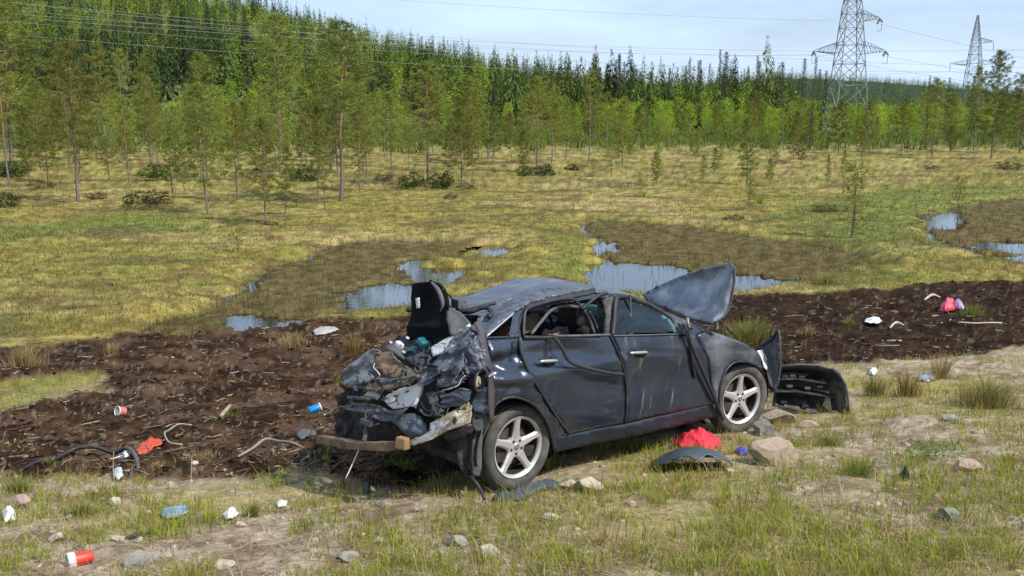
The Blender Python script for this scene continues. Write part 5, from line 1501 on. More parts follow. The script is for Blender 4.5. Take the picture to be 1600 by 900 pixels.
sheet('slotted_panel', [(600, 541, -.55), (614, 535, -.52), (628, 545, -.50), (640, 560, -.50), (655, 577, -.52), (650, 587, -.56), (638, 590, -.60), (630, 574, -.60), (618, 556, -.58), (606, 548, -.56)], 'x', GREYP, step=2.5, thick=.006, amp=.014, freq=.16, ridged=True)
for a_, b_ in (((612, 551), (632, 563)), ((622, 561), (646, 576)), ((604, 547), (616, 553)), ((634, 560), (652, 573))):
    tube('panel_slot', x_path([(a_[0], a_[1], -.63), ((a_[0] + b_[0]) / 2, (a_[1] + b_[1]) / 2, -.63), (b_[0], b_[1], -.63)]), .009, DARKHOLE)
cloth = sheet('boot_contents', [(614, 536, -.46), (624, 528, -.42), (640, 524, -.38), (660, 525, -.38), (674, 533, -.40), (673, 543, -.43), (678, 558, -.46), (668, 572, -.52), (656, 580, -.55), (642, 564, -.52), (628, 548, -.49)], 'x', mat('dark_clothes', (.045, .05, .06), .9, 0, .45, 16, .2, 50), step=2.4, thick=.010, amp=.035, freq=.13, ridged=True, label='heap of dark clothes in the open boot')
TEAL = mat('teal_plastic', (.015, .13, .155), .4, 0, .2, 20)
for (u, v, s_) in ((660, 535, .030), (649, 549, .022)):
    mb = MB(); mb.box(on_x(u, v, -.47), (s_ * 2, s_ * 2.4, s_ * 1.6), Matrix.Rotation(.5, 3, 'X')); mb.build('teal_scrap', TEAL, cloth, True, .012)
for (u, v, s_) in ((624, 539, .028), (611, 535, .014), (637, 528, .013), (631, 550, .014)):
    mb = MB(); mb.box(on_x(u, v, -.58), (s_ * 1.4, s_ * 2.4, s_ * 1.5), Matrix.Rotation(.3, 3, 'X')); mb.build('white_scrap', WHITE_M, cloth, True, .010)
sheet('boot_ledge', [(556, 602, -.80), (578, 599, -.78), (602, 597, -.75), (630, 590, -.71), (653, 584, -.67), (656, 590, -.67), (640, 600, -.70), (618, 607, -.73), (590, 611, -.77), (566, 607, -.80)], 'x', mat('scuffed_beige_edge', (.22, .20, .16), .6, .2, .35, 12, .2, 50, dirt=(.06, .05, .04), dscale=7, dlo=.48, dhi=.6), step=2.5, thick=.010, amp=.005, freq=.14, ridged=True, fold=(-8, 60, 8, .012))
th = lambda cx, cy, a, b, r: [(cx + a * math.cos(t) * math.cos(r) - b * math.sin(t) * math.sin(r), cy + a * math.cos(t) * math.sin(r) + b * math.sin(t) * math.cos(r)) for t in np.linspace(0, 2 * math.pi, 8, endpoint=False)]
sheet('tail_light_housing', [(597.5, 625, -.72), (605, 617, -.71), (625, 607, -.69), (645, 602, -.67), (653, 599, -.66), (658, 603, -.66), (653, 618, -.67), (648, 634, -.68), (632, 637, -.70), (614, 639, -.72), (606, 633, -.72)], 'x', WHITE_M, step=3, thick=.03, amp=.006, freq=.08,
      holes=[th(617, 619, 4.2, 2, -.3), th(635, 612, 4.5, 2, -.45), th(621, 632, 2.4, .9, -.1)], label='white tail light housing without its lens')
sheet('tail_light_fragment', [(566, 619, -.78), (575, 612, -.77), (583, 610, -.76), (593, 618, -.76), (588, 625, -.77), (578, 620, -.78)], 'x', mat('clear_lens_fragment', (.38, .38, .38), .3, 0, .2, 14), step=3, thick=.012, amp=.008, freq=.05)
tube('loose_rail', x_path([(544, 621, -.83), (560, 622, -.82), (578, 624, -.80)]), .014, GREYP)
sheet('lower_tail_panel', [(521, 634, -.86), (540, 634, -.85), (556, 630, -.83), (575, 628, -.80), (590, 634, -.78), (604, 640, -.76), (620, 641, -.74), (638, 637, -.72), (632, 646, -.74), (618, 655, -.77), (604, 658, -.79), (588, 653, -.81), (572, 645, -.83), (548, 640, -.85)], 'x', GREYP, step=2.5, thick=.005, amp=.006, freq=.2, ridged=True, fold=(8, 80, 14, .022))
sheet('spare_wheel_well', [(610, 659, -.74), (622, 652, -.71), (634, 646, -.68), (650, 645, -.66), (662, 650, -.64), (670, 662, -.64), (670, 674, -.66), (660, 682, -.68), (645, 684, -.70), (640, 676, -.71), (628, 666, -.73)], 'x', mat('blue_grey_coating', (.085, .10, .125), .5, .1, .3, 9, .15, 40), step=3, thick=.02, dents=[(648, 664, 20, 16, -.08)], amp=.008, freq=.1)
sheet('torn_inner_skin', [(531, 597, -.66), (545, 604, -.66), (580, 610, -.65), (620, 608, -.62), (655, 604, -.58), (660, 640, -.58), (645, 660, -.60), (615, 690, -.64), (560, 690, -.68), (534, 684, -.70), (519, 680, -.70), (528, 664, -.70), (519, 648, -.70), (531, 638, -.69), (524, 622, -.68), (536, 612, -.67)], 'x', INNER, step=4, thick=.02, amp=.03, freq=.12, ridged=True)
mb = MB(); mb.box((-.45, .02, .47), (.10, .90, .34)); mb.box((-.36, -.08, .72), (.10, .75, .22)); mb.build('boot_interior', DARKHOLE, car)
sheet('dark_inner_wing', [(655, 604, -.62), (690, 584, -.55), (690, 612, -.58), (692, 640, -.60), (680, 652, -.62), (664, 652, -.64), (650, 640, -.66), (654, 618, -.65)], 'x', DARKHOLE, step=4, thick=.02, amp=.012, freq=.08)
sheet('lamp_bracket', [(666, 614, -.64), (675, 611, -.62), (684, 616, -.62), (684, 632, -.64), (692, 642, -.64), (690, 650, -.65), (680, 650, -.66), (675, 634, -.66), (668, 626, -.66)], 'x', GREYP, step=3, thick=.01, amp=.012, freq=.05)
tube('bent_tube', x_path([(656, 640, -.70), (664, 648, -.69), (674, 648, -.68), (676, 636, -.68)]), .007, GREYP)
# bumper beams
b0, b1, b2 = Vector(on_x(503, 686, -.92)), Vector(on_x(570, 693, -.86)), Vector(on_x(628, 694, -.80))
def beam(name, pts, hgt, dep, material, label=None):
    V, Fc = [], []
    for p in pts:
        for (dx, dz) in ((-dep, hgt / 2), (-dep, -hgt / 2), (0, -hgt / 2), (0, hgt / 2)):
            V.append(Vector(p) + Vector((dx + RS.normal(0, .003), 0, dz + RS.normal(0, .0025))))
    n = len(pts)
    for i in range(n - 1):
        for j in range(4): Fc.append((i * 4 + j, i * 4 + (j + 1) % 4, i * 4 + 4 + (j + 1) % 4, i * 4 + 4 + j))
    Fc += [(0, 1, 2, 3), tuple(range(n * 4 - 4, n * 4))]
    o = MB().add(V, Fc).build(name, material, car, bevel=.007)
    if label: o['label'] = label
    return o
bb = beam('bumper_beam', [b0, Vector(on_x(512, 686.5, -.915)), Vector(on_x(523, 687.5, -.91)), Vector(on_x(535, 690, -.90)), Vector(on_x(552, 693.5, -.885)), b1 + Vector((0, 0, -.012)), Vector(on_x(586, 696, -.85)), Vector(on_x(600, 696, -.83)), Vector(on_x(615, 696, -.81)), b2], .062, .055, RUST, 'brown bumper beam hanging low behind the boot')
mb = MB(); mb.box(on_x(629, 692, -.84), (.062, .09, .080), Matrix.Rotation(.25, 3, 'Z'), .9); mb.build('beam_end', mat('orange_brown_block', (.27, .165, .075), .7, .1, .35, 10, .2, 50), bb, bevel=.01)
sheet('scraped_bumper_bar', [(641, 697, -.76), (640, 688, -.75), (655, 683, -.73), (672, 672, -.69), (674, 661, -.67), (690, 652, -.63), (700, 646, -.60), (720, 636, -.53), (735, 627, -.47), (738, 645, -.50), (736, 660, -.53), (715, 668, -.58), (700, 673, -.62), (680, 684, -.69), (660, 692, -.74)], 'x', SCRAPE, step=2.5, thick=.006, amp=.005, freq=.16, ridged=True, fold=(-32, 70, 10, .012), label='scraped silver and rusty end of the rear bumper bar')
sheet('bar_underside', [(690, 680, -.62), (705, 674, -.58), (728, 664, -.52), (738, 662, -.48), (738, 676, -.48), (720, 685, -.52), (700, 690, -.58)], 'x', BLACK, step=4, thick=.02, amp=.01)
tube('towing_eye', x_path([(570, 630, -.85), (571, 645, -.85), (571, 660, -.86), (571, 676, -.86), (569, 690, -.88)]), [.005, .005, .006, .014, .020], GREYP)
mb = MB(); mb.box(on_x(573, 660, -.86), (.03, .12, .035)); mb.build('small_bracket', GREYP, car)
tube('hanging_wire', [on_x(563, 697, -.88), on_x(553, 720, -.92), on_x(540, 748, -.98)], .004, WHITE_M)
# splinters, brackets and wiring torn loose across the rear
rs_ = np.random.RandomState(77)
XD = lambda u: float(np.interp(u, [520, 600, 655, 740], [-.86, -.80, -.72, -.56]))
for k in range(34):
    while True:
        u, v = rs_.uniform(528, 742), rs_.uniform(545, 690)
        if in_poly([u], [v], [(528, 592), (590, 545), (700, 545), (742, 520), (745, 640), (700, 665), (640, 690), (540, 686), (524, 640)])[0]: break
    x = XD(u) - rs_.uniform(-.01, .03); a = rs_.uniform(0, 3.14); l = rs_.uniform(5, 15); w_ = rs_.uniform(1.2, 4.0)
    ca, sa = math.cos(a), math.sin(a)
    c = [(u + ca * l * q - sa * w_ * e, v + sa * l * q * .7 + ca * w_ * e) for q, e in ((-1, -.3), (-.2, -1), (1, -.1), (.5, .6), (-.3, .9))]
    sheet('metal_shard', [(p[0], p[1], x + rs_.uniform(-.03, .03)) for p in c], 'x', (BARE, GREYP, PAINT, BLACK, BARE, GREYP, SCRAPE, MUD)[rs_.randint(0, 8)], step=4, thick=.004, smooth=False)
for k in range(12):
    u, v = rs_.uniform(560, 735), rs_.uniform(570, 650); x = XD(u) - .03
    l = rs_.uniform(8, 26); s_ = rs_.choice([-1, 1])
    tube('loose_wire', x_path([(u, v, x), (u + s_ * l * .3, v + l * .5, x - .02), (u + s_ * l * .8, v + l * .6, x - .02), (u + s_ * l, v + l * rs_.uniform(.1, 1.2), x)]), .0035, (RUBBER, RUBBER, GREYP, MUD)[rs_.randint(0, 4)], n=5)
# mud flaps and torn liner behind the rear wheel
flap1 = sheet('mud_flap', [(716, 690, -.66), (724, 682, -.68), (734, 680, -.70), (736, 700, -.70), (738, 728, -.71), (736, 748, -.72), (726, 742, -.70), (718, 730, -.68), (715, 710, -.67)], 'y', BLACK, step=4, thick=.014, amp=.008, freq=.1)
flap2 = sheet('mud_flap', [(738, 690, -.76), (746, 676, -.77), (755, 672, -.79), (754, 700, -.79), (752, 735, -.79), (750, 744, -.79), (740, 746, -.77), (737, 720, -.76)], 'y', GREYP, step=4, thick=.014, amp=.008, freq=.1)
tube('torn_strip', y_path([(735, 744, -.75), (742, 752, -.80), (750, 764, -.85), (757, 780, -.92)]), .012, BLACK)
sheet('rear_liner', [(738, 676, -.60), (756, 672, -.60), (762, 690, -.60), (760, 740, -.60), (745, 750, -.58), (736, 720, -.58)], 'y', INNER, step=5, thick=.01)
mb = MB(); mb.box((-.15, 0, .27), (.16, 1.3, .10)); mb.tube([(0, -.62, .316), (0, .62, .316)], .035, 8); mb.tube([(-.5, .45, .30), (-.2, .45, .28), (1.8, .2, .22)], .03, 8); mb.build('rear_axle', INNER, car)

# ------------------------------------------------------------------ stones lying about
bpy.context.view_layer.update()
ROCK_COL = {}
def rock_mat(key, base, dirt):
    if key not in ROCK_COL: ROCK_COL[key] = mat('stone_' + key, base, .9, 0, .3, 9, .5, 30, dirt=dirt, dscale=5, dlo=.48, dhi=.62)
    return ROCK_COL[key]
def rock(u, v, wpx, hpx, key, label, name='rock', seed=0, deep=.8):
    x, y, z = gz(u, v)
    d = y * CP - (z - CAMH) * SP
    w_, h_ = wpx / F * d / 2, hpx / F * d / 2 * 1.1
    bm = bmesh.new(); bmesh.ops.create_icosphere(bm, subdivisions=4, radius=1)
    rs = np.random.RandomState(seed * 7 + int(u))
    P = np.array([p.co[:] for p in bm.verts])
    for _ in range(13):                             # chop flat facets
        n = rs.normal(0, 1, 3); n /= np.linalg.norm(n); c = rs.uniform(.48, .80)
        dd = P @ n; P = P - np.clip(dd - c, 0, 1)[:, None] * n
    P = P * (1 + .05 * vnoise(P + rs.uniform(0, 9, 3), .6, int(u) % 7, 3)[:, None] + .02 * vnoise(P + 4.0, .16, int(v) % 7, 2)[:, None])
    P = P * np.array([w_, w_ * .8, h_]) / .80
    for p, q in zip(bm.verts, P): p.co = q
    me = bpy.data.meshes.new(name); bm.to_mesh(me); bm.free()
    o = link(name, me, rock_mat(*key))
    o.location = (x, y + w_ * .4, z + h_ * .55); o.rotation_euler = (rs.uniform(-.1, .1), rs.uniform(-.1, .1), rs.uniform(-.4, .4))
    set_props(o, label, 'rock', 'stones lying on the shoulder')
TAN = ('tan', (.33, .26, .19), (.20, .16, .12)); GRY = ('grey', (.26, .245, .22), (.15, .135, .11)); PAL = ('pale', (.42, .37, .29), (.26, .22, .17)); PNK = ('pink', (.36, .25, .20), (.22, .16, .13))
for a in ((1217, 662, 46, 26, TAN, 'tan oblong stone right beside the front wheel'), (1197, 680, 42, 26, GRY, 'grey stone touching the front tyre on its right'), (1211, 724, 66, 52, TAN, 'largest boulder on the shoulder with an orange tan face'),
          (1264, 668, 28, 14, PNK, 'flat pinkish stone under the detached bumper'), (1516, 740, 52, 18, PNK, 'flat pale stone with a rusty orange underside in the right grass'), (762, 864, 40, 20, PAL, 'rounded pale stone at the bottom centre'),
          (715, 852, 34, 20, GRY, 'greenish grey stone left of the rounded pale stone'), (30, 796, 34, 22, PNK, 'brownish stone behind white scraps at the left edge'), (145, 778, 16, 18, TAN, 'pointed tan stone among grass left of the blue sheet'),
          (178, 790, 22, 14, PAL, 'pale stone right of the pointed tan stone'), (86, 848, 26, 14, PAL, 'pale stone above the paper cup'), (185, 846, 22, 8, PAL, 'flat pale stone under the dark stick'), (216, 850, 14, 10, PAL, 'small white stone right of the dark stick'),
          (210, 886, 60, 16, GRY, 'flat grey slab at the bottom left'), (266, 765, 8, 14, PAL, 'upright small white pebble left of the tall straw'), (540, 878, 34, 18, GRY, 'grey stone in the bottom grass below the beam'), (862, 816, 26, 10, PAL, 'low pale stone in the grass below the rear wheel'),
          (890, 764, 30, 14, PAL, 'pale stone at the tip of the black plastic strip'), (1140, 740, 16, 12, PAL, 'white stone at the right tip of the torn liner'), (1486, 812, 36, 28, ('lichen', (.20, .215, .17), (.05, .055, .05)), 'rounded dark green grey stone in the lower right grass'), (1488, 660, 30, 10, GRY, 'flat grey stone in the right grass'), (920, 770, 44, 22, PAL, 'pale stone between the rear wheel and torn liner'),
          (440, 757, 10, 6, PAL, 'small white pebble on the edge of the peat'), (375, 826, 16, 9, PAL, 'pale pebble right of the white rag'), (350, 888, 30, 10, PAL, 'flat yellowish stone at the bottom left of centre'), (1405, 760, 12, 8, TAN, 'tan pebble beside the small dark scrap'), (600, 790, 20, 12, GRY, 'grey pebble below the dark bottle'), (985, 790, 18, 10, TAN, 'tan pebble in the gravel below the sill'), (655, 800, 18, 10, GRY, 'grey pebble in the grass below the bumper beam')):
    rock(*a)

# ------------------------------------------------------------------ debris round the car
def dist_of(x, y, z): return y * CP - (z - CAMH) * SP
def gscrap(name, px, bulge, material, label, cat, amp=.01, freq=.06, step=4, lift=.012, thick=.003, parent=None, edgeup=0.0, smooth=True, power=.5):
    """a crumpled sheet lying on the ground inside a footprint given by its corners"""
    SEED[0] += 1
    a = np.array(px, float)
    dens = []
    for i in range(len(a)):
        b = a[(i + 1) % len(a)]; k = max(1, int(np.hypot(*(b - a[i])) / step))
        for j in range(k): dens.append(a[i] + (b - a[i]) * j / k)
    B = np.array(dens); lo, hi = B.min(0), B.max(0)
    gx, gy = np.meshgrid(np.arange(lo[0], hi[0], step), np.arange(lo[1], hi[1], max(step * .5, 1.2)))
    G = np.stack([gx.ravel() + RS.uniform(-.3, .3, gx.size) * step, gy.ravel()], -1)
    G = G[poly_dist(G[:, 0], G[:, 1], [tuple(p) for p in B]) > .7]
    A = np.concatenate([B, G])
    res = delaunay_2d_cdt([Vector(p) for p in A], [(i, (i + 1) % len(B)) for i in range(len(B))], [], 1, 1e-3)
    W = np.array([v[:] for v in res[0]]); T = [tuple(f) for f in res[2]]
    x, y = gpos(W[:, 0], W[:, 1]); z = hz(x, y)
    ex, ey = gpos(B[:, 0], B[:, 1])
    dd = np.maximum(poly_dist(x, y, list(zip(ex, ey))), 0); dm = dd.max() + 1e-6
    z0 = float(z.mean())
    zz = z * .4 + z0 * .6 + lift + bulge * (dd / dm) ** power
    c = np.array([x.mean(), y.mean(), z0])
    P = np.stack([x, y, zz], -1) - c
    nn = vnoise(P, freq, SEED[0], 3)
    P[:, 2] += amp * nn * (.3 + (dd / dm)) + abs(amp) * .5
    P[:, :2] += amp * .5 * np.stack([vnoise(P, freq * 1.3, SEED[0] + 1, 2), vnoise(P, freq * 1.2, SEED[0] + 2, 2)], -1)
    me = bpy.data.meshes.new(name); me.from_pydata(P.tolist(), [], T)
    if smooth: me.polygons.foreach_set('use_smooth', [True] * len(me.polygons))
    if len(me.polygons) and sum(p.normal[2] for p in me.polygons) < 0: me.flip_normals()
    o = link(name, me, material)
    o.location = c
    m = o.modifiers.new('thickness', 'SOLIDIFY'); m.thickness = thick; m.offset = -1
    set_props(o, label, cat)
    return o
REDCLOTH = mat('red_fabric', (.60, .025, .045), .75, 0, .25, 14, .2, 50)
gscrap('red_bag', [(1050, 700), (1056, 695), (1070, 692), (1086, 690), (1102, 690), (1118, 693), (1130, 697), (1122, 702), (1102, 706), (1084, 705), (1066, 704)], .13, REDCLOTH, 'crumpled red bag lying under the sill behind the front wheel', 'bag', .05, .09, 1.8, power=.75)
LINER = mat('bluish_black_plastic', (.050, .066, .084), .5, 0, .3, 9, .2, 50, dirt=(.11, .11, .10), dscale=7, dlo=.5, dhi=.68)
def torn_liner():
    xa, ya, za = gz(1026, 738); xc, yc, zc_ = gz(1146, 736)
    V, Fc = [], []; nu, nv = 40, 22
    for j in range(nv + 1):
        t = j / nv
        for i in range(nu + 1):
            q = i / nu
            env = math.sin(math.pi * min(max(q * .96 + .02, 0), 1)) ** .55
            ragged = .12 * float(fbm(np.array([q * 7.0]), np.array([3.3]), 3, 5)[0]) * (t > .5)
            tt = t * (1 + ragged)
            x = xa + (xc - xa) * q; y = ya + (yc - ya) * q + .30 - .40 * tt * (.55 + .45 * env)
            z = float(hz([x], [y])[0]) + 0.012 + .165 * env * math.sin(math.pi * (.06 + .70 * tt)) ** .8
            V.append((x - xa, y - ya, z - za))
    V = np.array(V); V[:, 2] += .010 * vnoise(V, .15, 3, 3)
    for j in range(nv):
        for i in range(nu): Fc.append((j * (nu + 1) + i, j * (nu + 1) + i + 1, (j + 1) * (nu + 1) + i + 1, (j + 1) * (nu + 1) + i))
    me = bpy.data.meshes.new('torn_liner'); me.from_pydata(V.tolist(), [], Fc); me.polygons.foreach_set('use_smooth', [True] * len(me.polygons))
    o = link('torn_liner', me, LINER); o.location = (xa, ya, za)
    m = o.modifiers.new('thickness', 'SOLIDIFY'); m.thickness = .006
    set_props(o, 'domed dark blue grey wheel arch liner on the ground before the car', 'car part')
torn_liner()
gscrap('plastic_strip', [(768, 782), (778, 775), (800, 772), (822, 762), (850, 757), (878, 760), (872, 766), (852, 766), (830, 775), (806, 783), (786, 788)], .045, LINER, 'long broken black plastic strip in front of the rear wheel', 'car part', .02, .09, 3, thick=.006)
gscrap('blue_wrapper', [(1148, 708), (1154, 702), (1166, 703), (1170, 709), (1158, 712)], .025, mat('blue_plastic', (.03, .03, .42), .45, 0, .3, 20), 'small bright blue wrapper beside the largest boulder', 'wrapper', .012, .05, 2)
o = gscrap('blue_sheet', [(252, 810), (254, 800), (275, 797), (293, 797), (294, 804), (280, 809), (258, 813)], .008, mat('pale_blue_panel', (.16, .27, .42), .5, 0, .3, 10, dirt=(.30, .34, .38), dscale=6), 'pale blue plastic sheet lying on the gravel at the left', 'plastic sheet', .006, .1, 3, lift=.04, thick=.012)
WPAP = mat('white_paper', (.62, .62, .61), .8, 0, .12, 12)
gscrap('white_rag', [(346, 812), (358, 806), (366, 800), (372, 808), (368, 815), (352, 816)], .04, WPAP, 'crumpled white rag on the gravel right of the blue sheet', 'rag', .03, .06, 2, power=.9)
gscrap('paper_scrap', [(430, 788), (440, 783), (450, 785), (448, 790), (434, 792)], .02, WPAP, 'small white paper scrap near the middle of the gravel', 'paper', .01, .05, 2, lift=.02)
gscrap('white_scrap', [(2, 812), (10, 804), (24, 806), (26, 815), (8, 820)], .05, WPAP, 'shiny white scrap at the left photo edge', 'paper', .025, .05, 2)
gscrap('paper_scrap', [(1350, 510), (1356, 505), (1368, 503), (1379, 508), (1374, 512), (1358, 513)], .05, WPAP, 'bright white crumpled paper on the dark peat at the right', 'paper', .07, .12, 2, lift=.02, power=1.0)
gscrap('pink_bag', [(1466, 488), (1470, 481), (1482, 478), (1492, 480), (1492, 488), (1478, 490)], .16, mat('pink_bag_plastic', (.62, .07, .12), .5, 0, .2, 12), 'bright pink red bag on the far right peat', 'bag', .05, .12, 2, power=.8)
gscrap('purple_bag', [(1486, 484), (1492, 478), (1502, 480), (1507, 486), (1498, 489)], .13, mat('purple_white_plastic', (.36, .16, .42), .5, 0, .5, 14, dirt=(.6, .58, .6), dscale=9, dlo=.48, dhi=.55), 'purple and white bag beside the bright pink bag', 'bag', .04, .1, 2, power=.8)
ORANGE = mat('orange_red_plastic', (.50, .06, .025), .45, 0, .2, 16)
gscrap('orange_wrapper', [(212, 704), (220, 696), (232, 693), (252, 692), (254, 697), (240, 701), (228, 707), (216, 708)], .02, ORANGE, 'torn orange red wrapper on the dark peat', 'wrapper', .03, .07, 2, power=.8)
gscrap('white_scrap', [(182, 716), (186, 710), (198, 709), (203, 714), (196, 719)], .06, WPAP, 'white plastic cap at the bend of the long black trim', 'cap', .01, .08, 2)
gscrap('blue_white_scrap', [(176, 750), (180, 745), (192, 744), (194, 750), (184, 755)], .03, mat('bluish_white_plastic', (.40, .44, .50), .5, 0, .5, 20), 'small blue and white scrap below the white cap', 'scrap', .015, .05, 2)
gscrap('grey_scrap', [(462, 692), (470, 686), (492, 685), (497, 689), (484, 694), (470, 696)], .03, GREYP, 'grey broken plastic at the left end of the bumper beam', 'car part', .015, .06, 2, lift=.02)
gscrap('silver_scrap', [(1434, 596), (1440, 590), (1458, 588), (1463, 594), (1450, 599)], .05, CHROME, 'shiny silver scrap in front of the right straw tufts', 'scrap', .02, .08, 2, lift=.02)
gscrap('dark_scrap', [(1408, 750), (1411, 742), (1419, 742), (1421, 750)], .07, BLACK, 'small dark scrap with a white tip in the right grass', 'scrap', .02, .05, 2)
gscrap('red_scrap', [(526, 762), (530, 756), (537, 757), (538, 764)], .02, mat('dark_red_plastic', (.20, .02, .02), .5, 0, .3, 20), 'small dark red lens scrap below the bumper beam', 'scrap', .01, .05, 2)
gscrap('white_bark', [(1355, 584), (1362, 578), (1372, 580), (1366, 587)], .04, PAL and WPAP, 'small pale scrap behind the detached bumper', 'scrap', .015, .05, 2)
gscrap('pale_board', [(488, 522), (500, 517), (524, 515), (530, 519), (508, 526), (492, 527)], .04, mat('grey_wood', (.30, .29, .28), .9, 0, .3, 14), 'weathered grey board lying on the far peat left of the boot', 'board', .02, .1, 3, lift=.02, thick=.02)

# paper cup with a white rim, on its side
def can(name, u, v, ln, r, yaw, mats, label, cat, r2=None, tilt=0.0, parts=('body', 'rim'), lid=.09):
    x, y, z = gz(u, v)
    d = dist_of(x, y, z); ln, r = ln / F * d, r / F * d; r2 = (r2 / F * d) if r2 else r
    e = empty(name, (x, y, z + max(r, r2) * .9), (0, tilt, yaw))
    set_props(e, label, cat)
    M_ = Matrix.Rotation(math.pi / 2, 4, 'Y')
    b = MB().lathe([(r * .98, -ln / 2), (r, -ln / 2 + ln * .02), (r2 * 1.0, ln / 2 - ln * .04), (r2 * .92, ln / 2), (r2 * .86, ln / 2 - ln * .03), (0, ln / 2 - ln * .03)], 28, M_).build(parts[0], mats[0], e, True)
    MB().lathe([(r * 1.05, -ln / 2 - ln * .04), (r * 1.10, -ln / 2 + ln * .02), (r * 1.06, -ln / 2 + ln * lid), (r * .99, -ln / 2 + ln * lid * .9), (r * .97, -ln / 2 + ln * .05), (r * .90, -ln / 2 - ln * .03)], 28, M_, True).build(parts[1], mats[1], e, True)
    MB().lathe([(r * .94, -ln / 2 + ln * .02), (r * .5, -ln / 2 + ln * .05), (0, -ln / 2 + ln * .05)], 28, M_).build('inside', mats[2], e, True)
    return e
REDC = mat('red_card', (.56, .04, .025), .45, 0, .12, 10); GREYIN = mat('cup_inside', (.36, .38, .36), .7, 0, .15, 12)
can('paper_cup', 126, 878, 36, 12, .62, (REDC, WPAP, GREYIN), 'red paper cup with a white lid lying at the bottom left', 'cup', 9.5, 0.0, ('body', 'lid'), .28)
can('crushed_can', 190, 657, 13, 7.5, .9, (mat('pink_red_foil', (.55, .16, .13), .4, 0, .35, 22), WPAP, GREYIN), 'pinkish red can standing out on the left dark peat', 'can', 7, .3)
can('drink_can', 492, 654, 19, 6, 3.6, (mat('bright_blue_foil', (.02, .22, .55), .35, .2, .25, 16), WPAP, GREYIN), 'bright blue can with a pale end lying left of the boot', 'can', 6, .25)
e = can('dark_bottle', 573, 770, 22, 6, 1.3, (mat('dark_green_glass', (.012, .03, .022), .15, 0, .2, 10), mat('pale_label', (.45, .47, .46), .7, 0, .2, 16), DARKHOLE), 'small dark green bottle standing in the shade below the beam', 'bottle', 5, -1.2)

def wpt(u, v, d): r_ = ray(u, v); t = d / r_[1]; return Vector((r_[0] * t, d, CAMH + r_[2] * t))
def path_obj(name, pts, r, material, label, cat, n=6, group=None):
    c = Vector(pts[0]); mb = MB(); P = smooth(pts)
    if isinstance(r, (list, tuple)): r = list(np.interp(np.linspace(0, len(r) - 1, len(P)), range(len(r)), r))
    mb.tube([p - c for p in P], r, n)
    o = mb.build(name, material, None, True); o.location = c
    set_props(o, label, cat, group); return o
def gpath(px, lift=.02): return [Vector((*gz(u, v)[:2], gz(u, v)[2] + lift + (l or 0))) for (u, v, l) in [(p + (0,))[:3] for p in px]]
# long black trim with its bent end
tr_ = empty('trim_strip', gz(120, 725)); set_props(tr_, 'long black door trim bent at its end, lying across the left peat', 'car part')
base = Vector(gz(120, 725))
MB().tube([p - base for p in smooth(gpath([(30, 742), (60, 732), (90, 725, .03), (120, 718, .05), (150, 717, .06), (178, 716, .07), (197, 717, .08)], .03))], list(np.interp(np.linspace(0, 6, 31), range(7), [.010, .016, .018, .018, .020, .022, .02])), 6).build('strip', BLACK, tr_, True)
MB().tube([p - base for p in smooth(gpath([(196, 715, .08), (206, 724, .06), (214, 735, .04), (217, 742)], .03))], .018, 6).build('bent_end', GREYP, tr_, True)
MB().tube([p - base for p in smooth(gpath([(172, 728), (188, 727, .02), (200, 722, .05)], .03))], .007, 5).build('wire', WPAP, tr_, True)
MB().tube([p - base for p in smooth(gpath([(217, 740), (208, 746, .02), (206, 754)], .03))], .007, 5).build('wire', GREYP, tr_, True)
path_obj('wire_loop', gpath([(300, 676), (280, 677, .05), (265, 684, .08), (258, 693, .05), (265, 699), (285, 700)], .03), .008, mat('grey_wire', (.30, .28, .24), .6, 0, .2, 20), 'looped pale wire right of the orange wrapper', 'wire')
path_obj('branch', gpath([(372, 723), (395, 716, .02), (415, 707, .05), (435, 708, .04), (460, 711), (480, 709)], .03), [.012, .014, .014, .012, .010, .006], mat('grey_branch', (.20, .18, .16), .9, 0, .3, 12), 'long grey branch on the peat left of the bumper beam', 'branch')
path_obj('branch', gpath([(198, 846), (215, 842, .01), (232, 840, .01), (246, 837)], .02), [.012, .014, .013, .008], mat('dark_branch', (.06, .045, .035), .9, 0, .3, 12), 'short dark stick right of the paper cup', 'branch')
path_obj('branch', gpath([(346, 660), (352, 652, .02), (360, 645, .03)], .03), [.022, .024, .018], mat('pale_branch', (.33, .27, .20), .9, 0, .3, 12), 'short thick pale root on the middle of the left peat', 'branch')
path_obj('branch', gpath([(1444, 474), (1456, 470, .02), (1468, 467)], .04), [.02, .024, .016], ROCK_COL and mat('white_branch', (.42, .38, .32), .9, 0, .3, 12), 'pale stick behind the pink bag', 'branch')
path_obj('branch', gpath([(1390, 518), (1400, 512, .04), (1412, 511)], .03), [.014, .018, .012], bpy.data.materials['white_branch'], 'pale forked stick right of the white paper on the peat', 'branch')
path_obj('branch', gpath([(1496, 514), (1520, 516, .02), (1545, 517), (1565, 516)], .04), [.014, .016, .014, .01], bpy.data.materials['white_branch'], 'long pale stick on the peat at the far right', 'branch')
path_obj('branch', gpath([(1386, 538), (1396, 540, .02), (1408, 541)], .03), [.014, .018, .012], bpy.data.materials['white_branch'], 'short pale stick on the peat behind the bumper', 'branch')
for (u, v, hgt, lab) in ((303, 795, .38, 'single tall dry straw stem right of the blue sheet'), (181, 765, .30, 'thin pale straw stem crossing the bent trim end')):
    x, y, z = gz(u, v); path_obj('straw_stem', [Vector((x, y, z)), Vector((x - .01, y, z + hgt * .5)), Vector((x + .005, y, z + hgt))], [.004, .0035, .002], mat('dry_stem', (.42, .34, .20), .8, 0, .2, 12), lab, 'straw')

